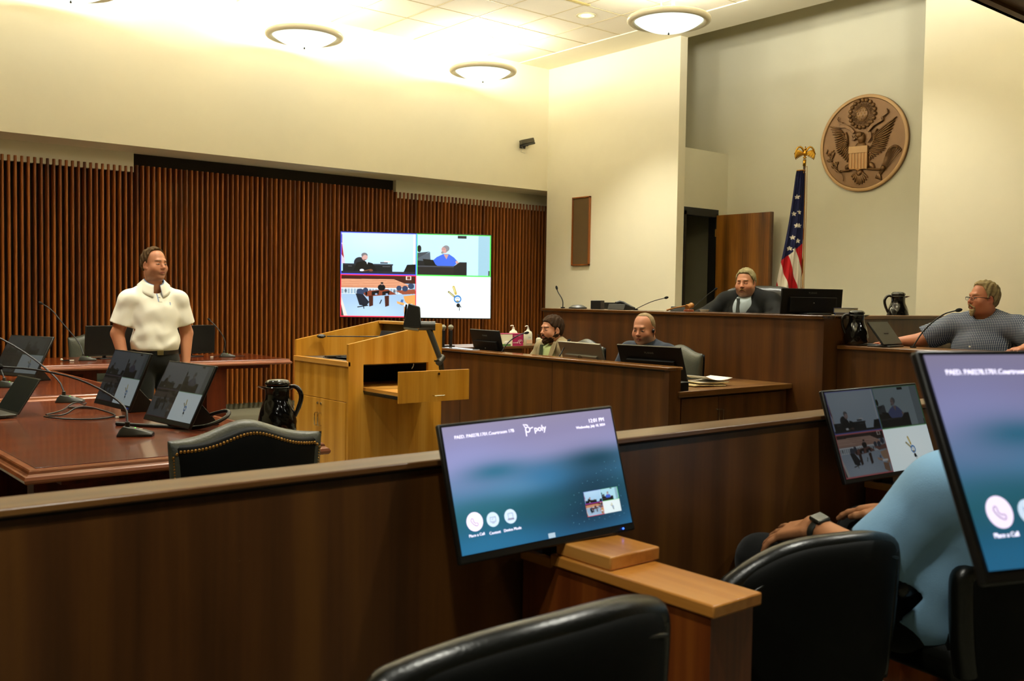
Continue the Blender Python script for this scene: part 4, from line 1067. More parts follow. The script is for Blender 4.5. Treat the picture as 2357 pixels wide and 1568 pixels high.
back_mon('clerk_monitor', 'silver grey monitor back with a round logo in front of the bearded clerk', (5.381, 5.631, .934), R(-96.2), R(22.7), .55, .31, .755, 'ring', M_SILVER, 'bench and clerk monitors')
back_mon('clerk_monitor', 'small black monitor back at the lectern end of the clerk desk', (5.365, 6.868, .991), R(-96.7), R(15.3), .50, .30, .755, 'PLANAR', M_BLK2, 'bench and clerk monitors')
back_mon('witness_monitor', 'slanted black monitor on the witness box ledge between carafe and microphone', (6.755, 3.813, 1.212), R(6.4), R(-36.7), .338, .203, 1.11, None, M_BLACK, None, arm=True, slim=True)
tag(MB().tube([(6.66, 3.98, 1.114), (6.72, 3.92, 1.125), (6.76, 3.83, 1.116), (6.82, 3.74, 1.114)], .007, 6, smooth=2).obj('power_cable', M_BLACK), 'black cable on the witness ledge between carafe and monitor', 'cable')

# ------------------------------------------------------------------ carafes
def carafe():
    t = thing('water_carafe', 'large glossy black swirl carafe on the nearest counsel table behind the studded chair', 'carafe', (2.06, 4.25, T), R(143), 'black water carafes')
    prof = [(.062, 0), (.070, .003), (.077, .030), (.078, .06), (.072, .10), (.061, .135), (.053, .16), (.0505, .18), (.0515, .20), (.054, .214), (.052, .216), (.048, .214), (.046, .20)]
    pr = []
    for (r0, z0), (r1, z1) in zip(prof, prof[1:]):
        for k in range(3): pr.append((r0+(r1-r0)*k/3, z0+(z1-z0)*k/3))
    def wobf(a, z):
        m = max(0, min(1, (.165-z)/.03))*max(0, min(1, z/.02)); return 1+.045*m*abs(math.sin(5*(a+z*11)))
    b = MB().lathe(pr+[prof[-1]], 72, wob=wobf).obj('body', M_BLACKG, t, smooth=True)
    MB().lathe([(.046, .208), (.046, .220), (.050, .224), (.050, .232), (.044, .243), (.034, .2475), (.0001, .249)], 60, wob=lambda a, z: 1+.05*(.222 < z < .24)*abs(math.cos(7*a))).obj('lid', M_BLACKG, t, smooth=True)
    sp = MB(); sp.prism([(.045, -.030), (.070, -.016), (.092, 0), (.070, .016), (.045, .030)], .203, .216, 'xy')
    for v in sp.b.verts:
        if v.co.z < .21: v.co.x = .046+(v.co.x-.046)*.35
    sp.obj('spout', M_BLACKG, t, bevel=.003)
    MB().tube([(-.046, 0, .208), (-.065, 0, .219), (-.086, 0, .210), (-.100, 0, .186), (-.100, 0, .160), (-.092, 0, .13), (-.082, 0, .105), (-.074, 0, .085)], [.009, .010, .0105, .0105, .010, .010, .009, .008], 10, smooth=1).obj('handle', M_BLACKG, t)
    return t
cf = carafe(); cf.scale = (1.12, 1.12, 1.08)
dup(cf, (6.72, 4.035, 1.11), R(-40), 'black swirl carafe on the witness box ledge against the bench side')
dup(cf, (7.80, 4.30, 1.265), R(-45), 'black swirl carafe standing on the bench side shelf against the cream wall')

# ------------------------------------------------------------------ gooseneck microphones
def goose(label, base, pts, foam=.013, z=T, basekind='wedge', rz=0, r=.0052, slim=True):
    t = thing('gooseneck_microphone', label, 'microphone', (base[0], base[1], z), 0, 'gooseneck microphones')
    rot = Matrix.Rotation(rz, 4, 'Z')
    if basekind == 'wedge':
        mb = MB(); L = []
        for x, w, h in ((-.085, .030, .016), (-.078, .036, .020), (.0, .040, .040), (.045, .036, .048), (.062, .030, .030), (.075, .022, .004)):
            L.append([mb.b.verts.new((x, a, b)) for a, b in ((-w, 0), (w, 0), (w, min(h, .012)), (w*.62, h), (-w*.62, h), (-w, min(h, .012)))])
        for a, b in zip(L, L[1:]):
            for k in range(6): mb.b.faces.new((a[k], a[(k+1) % 6], b[(k+1) % 6], b[k]))
        mb.b.faces.new(L[0]); mb.b.faces.new(L[-1][::-1])
        mb.cyl((.030, 0, .04), (.030, 0, .068), .011)
        b = mb.xf(rot).obj('base', mat('mic_base_grey', '2c2c24', .38), t, bevel=.003)
        MB().box(-.036, -.018, -.009, .009, .029, .034).xf(rot).obj('talk_button', M_WHITE, b); MB().sph((-.005, 0, .039), .0022, 6).xf(rot).obj('status_light', mat('green_led', '40ff40', .4, emit=3), b)
        s = Vector((.030, 0, .066)); s = rot @ s
    else:
        MB().cyl((0, 0, 0), (0, 0, .012), .022).obj('base', M_BLACK, t); s = Vector((0, 0, .01))
    P = [s]+[Vector(p)-Vector((base[0], base[1], z)) for p in pts]
    n = MB().tube(P, r, 8, smooth=2).obj('gooseneck', M_BLACK, t)
    d = (P[-1]-P[-2]).normalized()
    q = Vector((0, 0, 1)).rotation_difference(d).to_matrix()
    MB().sph(P[-1], (foam, foam, foam*1.9), 14, q).obj('foam_head', mat('black_foam', '0a0a08', .95, bump=.6, nscale=900), t)
    return t
goose('wedge microphone in front on the nearest table, its long neck reaching left', (1.50, 4.58), [(1.49, 4.66, .90), (1.38, 4.93, 1.00), (1.22, 5.13, 1.045), (1.06, 5.26, 1.055)], rz=R(150), foam=.019)
goose('wedge microphone on the nearest table behind the laptop, its neck rising to the left edge', (1.64, 6.18), [(1.60, 6.25, .90), (1.44, 6.50, 1.08), (1.20, 6.65, 1.22), (.92, 6.75, 1.31)], rz=R(150), foam=.019)
goose('wedge microphone at the front edge of the left table', (1.56, 7.35), [(1.52, 7.42, .90), (1.40, 7.60, 1.02), (1.20, 7.70, 1.13), (1.05, 7.75, 1.2)], rz=R(150))
goose('gooseneck microphone on the far table left of the standing man', (2.78, 9.86), [(2.74, 9.95, .93), (2.62, 10.1, 1.12), (2.55, 10.2, 1.25), (2.47, 10.28, 1.31)], rz=R(165))
goose('gooseneck microphone on the far table right of the standing man', (4.17, 9.80), [(4.17, 9.82, .93), (4.10, 9.90, 1.08), (4.05, 9.98, 1.15)], rz=R(165))
BZ = 1.335
goose('upright microphone at the wall end of the judge bench', (6.60, 7.22), [(6.60, 7.22, 1.42), (6.58, 7.28, 1.50), (6.575, 7.29, 1.54)], z=BZ, basekind='r', foam=.012)
goose('long microphone rising to the right on the judge bench beside the desk phone', (6.60, 6.22), [(6.63, 6.05, 1.42), (6.66, 5.90, 1.455)], z=BZ, basekind='r', foam=.012, r=.0035)
goose('thin microphone rising towards the judge', (6.62, 5.58), [(6.66, 5.52, 1.42), (6.70, 5.44, 1.50), (6.72, 5.39, 1.535)], z=BZ, basekind='r', foam=.010, r=.003)
goose('microphone on the witness box ledge leaning towards the man in the checked shirt', (6.80, 3.62), [(6.86, 3.57, 1.25), (6.90, 3.46, 1.36), (6.90, 3.38, 1.385), (6.90, 3.34, 1.393)], z=1.11, basekind='r', foam=.014)
goose('microphone on the clerk desk beside the tissue box', (5.20, 6.55), [(5.24, 6.52, .95), (5.32, 6.50, 1.06), (5.40, 6.44, 1.12), (5.44, 6.41, 1.13)], z=.755, basekind='r', foam=.012)
goose('microphone in front of the bearded clerk jacket', (5.22, 6.02), [(5.30, 5.83, .95), (5.38, 5.85, 1.05), (5.42, 5.85, 1.085)], z=.755, basekind='r', foam=.012)

# ------------------------------------------------------------------ chairs
def cushion(mb, w, h, th, ztop, curve=0.0, wf=lambda v: 1.0, nu=28, nv=20, crown=.02, z0=0):
    """closed upholstered slab in x-z, front towards -y; ztop(u) is the height of the top edge"""
    def prof(s): return max(0.0, 1-abs(s)**6)**.5
    front, back = [], []
    for side in (0, 1):
        g = []
        for i in range(nu+1):
            u = -1+2*i/nu; row = []
            for j in range(nv+1):
                v = j/nv; vv = -1+2*v
                u2 = math.sin(u*PI/2)*.6+u*.4; v2 = math.sin(vv*PI/2)*.6+vv*.4
                t = th/2*prof(u2)*prof(v2)
                x = u2*w/2*wf((v2+1)/2); z = z0+(v2+1)/2*ztop(u2)
                y = curve*(u2*u2)
                bul = crown*(1-u2*u2)*(1-v2*v2)
                row.append(mb.b.verts.new((x, y-t-bul if side == 0 else y+t+bul*.3, z)))
            g.append(row)
        for i in range(nu):
            for j in range(nv): mb.b.faces.new((g[i][j], g[i+1][j], g[i+1][j+1], g[i][j+1]))
    bmesh.ops.remove_doubles(mb.b, verts=mb.b.verts, dist=1e-5)
    return mb
def swivel_base(t, z=.40, r=.30, m=None):
    m = m or M_BLACK
    MB().cyl((0, 0, .08), (0, 0, z), .028).obj('gas_column', M_BLACK, t)
    b = MB()
    for k in range(5):
        a = 2*PI*k/5+.3; b.tube([(0, 0, .10), (r*.6*math.cos(a), r*.6*math.sin(a), .085), (r*math.cos(a), r*math.sin(a), .062)], [.026, .022, .016], 8)
    b.obj('star_base', m, t)
    for k in range(5):
        a = 2*PI*k/5+.3; MB().cyl((r*math.cos(a)-.012, r*math.sin(a), .028), (r*math.cos(a)+.012, r*math.sin(a), .028), .028).obj('caster', M_BLACK, t)
def camel(u): return .060*math.exp(-(u/.46)**2)
def studded_chair():
    t = thing('studded_chair', 'black leather camel back chair with brass studs, its back to the jury rail', 'chair', (1.585, 3.52, 0), R(-6), None)
    # sitter faces +y; back panel on the -y side
    H = lambda u: .50+camel(u)
    q = MB(); cushion(q, .585, .5, .055, lambda u: .462+camel(u), .05, lambda v: .90+.10*v, z0=.40, crown=0).obj('back_panel', M_LEATHB, t, smooth=True, loc=(0, -.045, 0))
    bk = MB(); bk = cushion(bk, .605, .5, .10, lambda u: .480+camel(u), .05, lambda v: .90+.10*v, z0=.40).xf(Matrix.Rotation(PI, 4, 'Z')).obj('backrest', M_LEATHG, t, smooth=True, loc=(0, .055, 0))
    n = MB(); N = 46
    for i in range(N+1):
        u = -1+2*i/N; x = u*.286; z = .40+.462+camel(u)-.022-(abs(u) > .93)*(abs(u)-.93)*.3
        n.sph((x, -.045+.05*u*u-.022, z), (.0062, .0035, .0062), 8)
    for s in (-1, 1):
        for j in range(36):
            v = j/36; z = .44+v*.39; n.sph((s*.287*(.90+.10*(z-.4)/.462), -.045+.05-.020, z), (.004, .003, .004), 6)
    n.obj('brass_studs', M_BRASS, t, smooth=True)
    s = MB(); s.box(-.27, .27, -.02, .46, .34, .45).obj('seat', M_LEATH, t, bevel=.04, seg=4)
    for a in (-1, 1):
        MB().tube([(a*.29, .05, .66), (a*.30, .15, .665), (a*.30, .33, .655), (a*.295, .36, .60), (a*.285, .33, .44)], .026, 10, smooth=1).obj('arm', M_LEATH, t)
    swivel_base(t)
    return t
studded_chair()
def clerk_chair(name, label, loc, rz, m, mtop=1.09, w=.60, camelk=1.0, group=None):
    t = thing(name, label, 'chair', loc, rz, group)
    h = mtop-.42-.08*camelk
    MB()
    b = MB(); cushion(b, w, .6, .10, lambda u: h+camelk*camel(u)-(1-camelk)*.05*abs(u)**4, -.05, lambda v: .88+.12*v, z0=.42).obj('backrest', m, t, smooth=True)
    b2 = MB(); cushion(b2, w*.97, .6, .06, lambda u: h-.01+camelk*camel(u)-(1-camelk)*.05*abs(u)**4, -.05, lambda v: .88+.12*v, z0=.42).obj('back_shell', M_LEATHB, t, smooth=True, loc=(0, .035, 0))
    MB().box(-.26, .26, -.48, -.02, .36, .46).obj('seat', m, t, bevel=.04, seg=4)
    for a in (-1, 1): MB().tube([(a*.28, -.04, .66), (a*.29, -.30, .66), (a*.285, -.36, .62), (a*.28, -.33, .44)], .025, 10, smooth=1).obj('arm', M_LEATH, t)
    swivel_base(t)
    return t
clerk_chair('leather_chair', 'grey leather camel back chair behind the clerk in the navy shirt', (6.13, 5.26, 0), R(-96), M_LEATHG, group='clerk chairs')
clerk_chair('leather_chair', 'grey leather camel back chair behind the bearded clerk', (6.13, 6.37, 0), R(-96), M_LEATHG, group='clerk chairs')
clerk_chair('judge_chair', 'black high back chair behind the judge', (7.52, 5.50, .45), R(-62), M_LEATH, 1.13, .62, 0.0)
clerk_chair('leather_chair', 'grey leather chair behind the far table, only its corner showing beside the black monitor', (3.16, 10.95, 0), R(0), M_LEATHG, 1.02, .56, 1.0, group='counsel chairs')
clerk_chair('leather_chair', 'dark leather chair top at the left edge behind the tilted monitor', (1.66, 9.5, 0), R(90), M_LEATHG, 1.02, .58, 1.0, group='counsel chairs')
def jury_chair(label, loc, rz, top=.85, w=.50, ld=.035):
    t = thing('jury_chair', label, 'chair', loc, rz, 'black leather jury chairs')
    zt = lambda u: (top-.36)-(ld if u < 0 else .035)*abs(u)**2.6
    # outside of the back faces -y, the sitter faces +y
    b = MB(); cushion(b, w, .5, .075, zt, .05, lambda v: .86+.14*v, z0=.36, nu=40, nv=26, crown=.0).obj('back_shell', M_LEATHB, t, smooth=True)
    pts = []; pts2 = []
    for i in range(41):
        u = -1+2*i/40; z = .36+zt(u); y = .05*u*u
        pts.append((u*(w/2-.012), y+.012, z-.018)); pts2.append((u*(w/2-.004), y-.026, z-.040))
    e0, e1 = pts[0], pts[-1]
    pts = [(e0[0]+.03, e0[1], .38), (e0[0]+.006, e0[1], e0[2]-.15), (e0[0]-.002, e0[1], e0[2]-.035)]+pts+[(e1[0]+.002, e1[1], e1[2]-.035), (e1[0]-.006, e1[1], e1[2]-.15), (e1[0]-.03, e1[1], .38)]
    pts2 = pts2[2:-2]
    MB().tube(pts, .030, 14, smooth=2).obj('rolled_top', M_LEATH, t, smooth=True)
    MB().tube(pts2, .0035, 8, smooth=1).obj('piping', M_LEATH, t, smooth=True)
    q = MB(); cushion(q, w*.9, .5, .07, lambda u: zt(u)-.03, .05, z0=.38).obj('inner_cushion', M_LEATH, t, smooth=True, loc=(0, .055, 0))
    MB().box(-.25, .25, .06, .56, .34, .45).obj('seat', M_LEATH, t, bevel=.045, seg=4)
    for a in (-1, 1):
        MB().box(a*.305-.042, a*.305+.042, .16, .47, .545, .61).obj('arm_pad', M_LEATH, t, bevel=.032, seg=5)
        MB().tube([(a*.30, .40, .57), (a*.30, .38, .45), (a*.26, .36, .38)], .018, 8, smooth=1).obj('arm_support', M_BLACK, t)
    swivel_base(t, .36, .29)
    return t
jury_chair('empty black leather jury chair at the bottom centre below the near monitor', (.862, .93, .15), R(0), .85)
jury_chair('empty black leather jury chair right of the near divider, in front of the seated juror', (1.95, 1.215, .15), R(-14), .742, .50, .085)
jury_chair('black leather jury chair carrying the juror in the blue shirt', (2.56, .99, .15), R(-8), .68, .54)

# ------------------------------------------------------------------ small things
def small():
    # bench: puck, clock cube, phones, gavel, cup, books
    tag(MB().lathe([(.0001, 0), (.09, 0), (.09, .012), (.05, .035), (.0001, .04)], 24).obj('conference_puck', M_BLACK, loc=(6.60, 7.00, BZ)), 'flat dark conference puck on the judge bench left of the small cube speaker', 'speakerphone')
    t = thing('cube_speaker', 'small dark cube device with a lit front on the judge bench', 'device', (6.60, 6.72, BZ), R(-70))
    MB().box(-.05, .05, -.045, .045, 0, .085).obj('body', M_BLACK, t, bevel=.004)
    f = MB().box(-.056, -.050, -.042, .042, .003, .082).obj('front_face', mat('dark_blue_face', '101a24', .3), t)
    MB().box(-.0575, -.056, -.03, .0, .055, .06).box(-.0575, -.056, -.03, .01, .033, .038).box(-.0575, -.056, -.03, .01, .016, .02).obj('print', M_SILVER, f)
    for lab, y, s in (('desk phone with a raised handset on the judge bench', 6.40, 1.0), ('desk phone beside the gavel on the judge bench', 5.66, .8)):
        t = thing('desk_phone', lab, 'phone', (6.60, y, BZ), R(-85), 'desk phones on the bench'); t.scale = (s, s, s)
        MB().prism([(-.09, 0), (.09, 0), (.085, .02), (-.07, .055)], -.10, .10, 'yz').obj('base', M_BLACK, t, bevel=.004)
        if s == 1.0: MB().tube([(-.03, -.05, .06), (-.01, 0, .075), (.05, .06, .03), (.09, .08, .01)], .016, 10, smooth=1).obj('handset', M_BLACK, t)
    t = thing('gavel', 'wooden gavel resting on its sound block in front of the judge', 'gavel', (6.50, 5.50, BZ+.022), R(5))
    MB().lathe([(.0001, -.04), (.022, -.04), (.025, -.032), (.021, -.02), (.023, 0), (.021, .02), (.025, .032), (.022, .04), (.0001, .04)], 20).xf(Matrix.Translation((.01, -.0, .026)) @ Matrix.Rotation(R(75), 4, 'Y')).obj('head', wood('gavel_wood', '7a4a18', '9a6426', 'b07a38', rough=.25), t)
    MB().tube([(-.0, .02, .03), (-.02, .12, .012), (-.03, .21, -.012)], [.007, .006, .009], 10).obj('handle', MATS['gavel_wood'], t)
    tag(MB().cyl((0, 0, 0), (0, 0, .02), .045, .042, 28).obj('sound_block', wood('block_wood', '5a260c', '743412', '8a4420', rough=.3), loc=(6.50, 5.50, BZ), bevel=.003), 'round reddish wooden sound block under the gavel', 'sound block')
    tag(MB().lathe([(.03, 0), (.042, .022), (.040, .022), (.03, .004), (.0001, .004)], 24).obj('small_dish', M_WHITE, loc=(6.55, 5.37, BZ)), 'small white dish on the judge bench right of the gavel', 'dish')
    for lab, m, z, c in (('blue bound book lying under another on the bench', '2456b0', 0, (.145, .10)), ('thick navy and grey book lying on top of the blue one on the bench', '1c2c58', .018, (.16, .11))):
        t = thing('law_book', lab, 'book', (6.86, 4.215, BZ+z), R(-75), 'books on the bench'); th = .018 if z == 0 else .04
        cv = mat('book_'+m, m, .5)
        MB().box(-c[0]/2, c[0]/2, -c[1]/2, c[1]/2, 0, .002).box(-c[0]/2, c[0]/2, -c[1]/2, c[1]/2, th-.002, th).box(-c[0]/2, -c[0]/2+.004, -c[1]/2, c[1]/2, 0, th).obj('cover', cv, t)
        MB().box(-c[0]/2+.004, c[0]/2-.003, -c[1]/2+.003, c[1]/2-.003, .002, th-.002).obj('pages', mat('page_edge', 'a59c84', .8), t)
    # clerk desk
    t = thing('tissue_box', 'white and magenta tissue box on the clerk rear counter', 'tissue box', (5.86, 7.16, .975), R(-8))
    MB().box(-.115, .115, -.06, .06, 0, .115).obj('carton', mat('carton_cream', 'e9e2bf', .6), t, bevel=.002)
    MB().box(.0, .117, -.0625, -.0605, .0, .115).box(-.117, .117, -.0615, .0615, .112, .117).obj('magenta_print', mat('magenta_print', 'a01c50', .5), t)
    MB().box(-.115, -.02, -.0625, -.0605, .0, .018).obj('green_print', mat('green_print', '4f7c38', .5), t); MB().sph((-.06, -.060, .03), (.035, .003, .018), 12).obj('white_print', M_PAPER, t)
    text_obj('carton_text', 'Transparent hygiene', .010, M_PAPER, t, (.01, -.0630, .095), (R(90), 0, 0))
    mk = MB()
    for r in (.028, .022): mk.tube([(.085+r*math.cos(a), -.063, .032+r*math.sin(a)) for a in [PI*.1+PI*1.0*i/14 for i in range(15)]], .0009, 5)
    mk.tube([(.088+.013*math.cos(a), -.063, .032+.013*math.sin(a)) for a in [PI*.35+PI*1.3*i/12 for i in range(13)]], .002, 5)
    for k in range(4): mk.sph((.012+.014*k, -.0625, .03), (.0045, .001, .0055), 8)
    mk.obj('carton_mark', M_PAPER, t)
    for x, y, s, lab, cap in ((6.06, 7.12, 1.0, 'large white lotion pump bottle beside the tissue box', 1), (6.00, 7.27, 1.0, 'second white lotion pump bottle, behind the first', 1)):
        t = thing('pump_bottle', lab, 'bottle', (x, y, .975), R(-10), 'pump bottles on the clerk counter')
        MB().lathe([(.040, 0), (.043, .005), (.043, .11), (.036, .132), (.015, .145), (.013, .155)], 32).xf(Matrix.Diagonal((1.05, .7, 1, 1))).obj('bottle', mat('milky_plastic', 'dcd6bc', .35), t, smooth=True)
        MB().cyl((0, 0, .155), (0, 0, .172), .011).cyl((0, 0, .172), (0, 0, .185), .004).tube([(0, 0, .186), (-.02, 0, .188), (-.034, 0, .182)], .005, 8).obj('pump_head', M_WHITE, t)
        MB().box(-.032, .032, -.0315, -.0300, .02, .055).obj('label_patch', mat('peach_label', 'dfb48e', .5), t)
        text_obj('label_text', 'Care', .016, mat('grey_print', '9ba3a0', .5), t, (0, -.0318, .08), (R(90), 0, 0), 'CENTER')
    t = thing('small_pump_bottle', 'small clear sanitizer bottle with a black pump right of the lotion bottles', 'bottle', (6.18, 7.10, .975))
    MB().lathe([(.026, 0), (.028, .004), (.026, .06), (.02, .07), (.009, .076)], 24).obj('bottle', mat('cloudy_plastic', 'bdb89c', .3), t)
    MB().cyl((0, 0, .076), (0, 0, .09), .009).tube([(0, 0, .09), (0, 0, .10), (-.022, 0, .10)], .004, 8).obj('pump_head', M_BLACK, t)
    MB().box(-.018, .018, -.0285, -.0265, .015, .05).obj('label_patch', M_WHITE, t)
    for x, y, lab in ((5.13, 7.22, 'left of two silver headed handheld microphones standing at the end of the clerk desk'), (5.20, 7.20, 'right of two silver headed handheld microphones standing at the end of the clerk desk')):
        t = thing('handheld_microphone', lab, 'microphone', (x, y, .975), 0, 'handheld microphones')
        MB().cyl((0, 0, .012), (0, 0, .15), .014, .017).obj('handle', M_BLACK, t)
        MB().sph((0, 0, .178), .025, 20).obj('grille', mat('mesh_grille', 'a59f86', .45, metal=.5, bump=.8, nscale=900), t, smooth=True)
        MB().cyl((0, 0, .176), (0, 0, .181), .026).obj('grille_band', M_SILVER, t)
        MB().box(-.026, .026, -.03, .03, 0, .012).obj('stand_base', M_BLACK, t)
    tag(MB().box(-.035, .035, -.03, .03, 0, .09).obj('charger_dock', M_BLACK, loc=(5.09, 7.30, .975), bevel=.004), 'black charger dock behind the two handheld microphones', 'charger')
    tag(MB().box(-.11, .11, -.14, .14, 0, .012).obj('closed_laptop', M_SILVER, loc=(5.34, 6.78, .975-.0), bevel=.002) if False else MB().box(0, .10, 0, .42, 0, .004).obj('reflection_strip', mat('reflection_strip', 'b7c8d4', .1, coat=1), loc=(5.02, 6.66, .976)), 'bluish strip painted as a glass reflection on the cap of the clerk desk near the lectern', 'strip')  # pale blue strip stands in for a reflection in the desk glass
    tag(MB().box(-.07, .07, -.16, .16, 0, .022).obj('keyboard', M_SILVER, loc=(5.28, 5.22, .756), rot=(0, 0, R(4)), bevel=.003), 'grey laptop edge on the clerk desk between the two monitors', 'laptop')
    # papers on the return
    rnd = random.Random(3)
    for i in range(5):
        a = R(rnd.uniform(-14, 14)-8); w, h = (.28, .22)
        def sheet(u, v, i=i): return ((u-.5)*w, (v-.5)*h, .004*math.sin(u*5+i)*(.4+v)+(.012*(u-.6)**2*8 if i == 4 else 0))
        o = MB().grid(sheet, 10, 6).obj('paper_sheet', M_PAPER if i > 2 else mat('manila_folder', 'c9b27c', .7), loc=(5.62+.02*i, 4.62+.01*(i % 2), .811+.009*i), rot=(0, 0, a))
        md = o.modifiers.new('thickness', 'SOLIDIFY'); md.thickness = .006 if i < 3 else .002
        tag(o, ('white paper lying on top of the pile on the return cabinet' if i == 4 else 'white paper sheet under the top one on the return cabinet' if i == 3 else 'manila folder low in the paper pile on the return cabinet'), 'paper' if i > 2 else 'folder', 'papers on the return cabinet')
    tag(MB().box(-.05, .05, -.07, .07, 0, .055).box(-.06, .06, -.075, .075, .055, .062).obj('tape_dispenser', M_BLACK, loc=(5.17, 4.47, .805), bevel=.004), 'small black desk box at the corner of the return cabinet under the monitor', 'box')
    # laptop on the nearest table
    t = thing('laptop', 'open black laptop on the nearest counsel table at the left edge', 'laptop', (1.20, 5.72, T), R(-84))
    b = MB().box(-.165, .165, -.235, .0, .008, .020).obj('keyboard_base', mat('laptop_grey', '34332b', .35), t, bevel=.003)
    k = MB()
    for i in range(5):
        for j in range(13): k.box(-.145+j*.0222, -.145+j*.0222+.0195, -.10-.0200*i, -.10-.0200*i+.0165, .020, .022)
    k.obj('keys', M_BLACK, b)
    rot = Euler((R(-32), 0, 0)).to_matrix()
    lid = MB().box(-.165, .165, .0, .008, .0, .215, rot, (0, .002, .018)).obj('lid', MATS['laptop_grey'], t, bevel=.002)
    MB().box(-.157, .157, -.001, .0005, .012, .208, rot, (0, .002, .018)).obj('screen', mat('laptop_screen', '1b1e1b', .25, emit=.02, ecol='405040'), lid)
    for nm, lab, pts, r in (('usb_cable', 'thin black cable looping across the nearest table in front of the laptop', [(1.36, 5.52, .766), (1.44, 5.50, .766), (1.52, 5.62, .79), (1.60, 5.66, .79), (1.67, 5.52, .766), (1.66, 5.32, .766), (1.52, 5.24, .766), (1.40, 5.32, .766), (1.33, 5.48, .768)], .0045),
                            ('usb_cable', 'second black cable curving from the laptop under the microphone base', [(1.36, 5.56, .768), (1.48, 5.68, .772), (1.56, 5.84, .79), (1.62, 5.90, .79), (1.66, 5.96, .766), (1.70, 6.05, .766)], .0045)):
        tag(MB().tube(pts, r, 8, smooth=3).obj(nm, M_BLACK), lab, 'cable', 'cables on the nearest table')
    tag(MB().box(-.09, .07, -.015, .015, 0, .006).obj('cable_bracket', M_GUN, loc=(1.62, 5.82, T+.001), rot=(0, 0, R(-50))), 'flat dark metal strip on the nearest table below the second microphone', 'bracket')
    t = thing('usb_adapter', 'small white tipped adapter plug on the nearest table cable', 'adapter', (1.66, 5.27, T+.001), R(20), 'white tipped adapters')
    MB().box(-.02, .02, -.008, .008, 0, .012).obj('shell', M_BLACK, t, bevel=.002); MB().box(-.036, -.02, -.006, .006, .002, .010).obj('tip', M_WHITE, t)
    t = thing('usb_adapter', 'white tipped adapters joined by a short lead on the far table', 'adapter', (2.58, 9.78, T+.001), 0, 'white tipped adapters')
    MB().sph((-.05, 0, .02), .012, 10).box(.02, .06, -.006, .006, .004, .016).obj('tip', M_WHITE, t); MB().box(-.045, .02, -.008, .008, .004, .016).obj('shell', M_BLACK, t)
    t = thing('usb_adapter', 'white tipped adapter on the far table right of the standing man', 'adapter', (3.98, 9.75, T+.001), 0, 'white tipped adapters')
    MB().box(-.01, .02, -.006, .006, .003, .014).obj('tip', M_WHITE, t); MB().tube([(.02, 0, .008), (.06, .02, .02), (.15, .05, .006), (.4, .08, .006)], .003, 6, smooth=2).obj('lead', M_BLACK, t)
small()

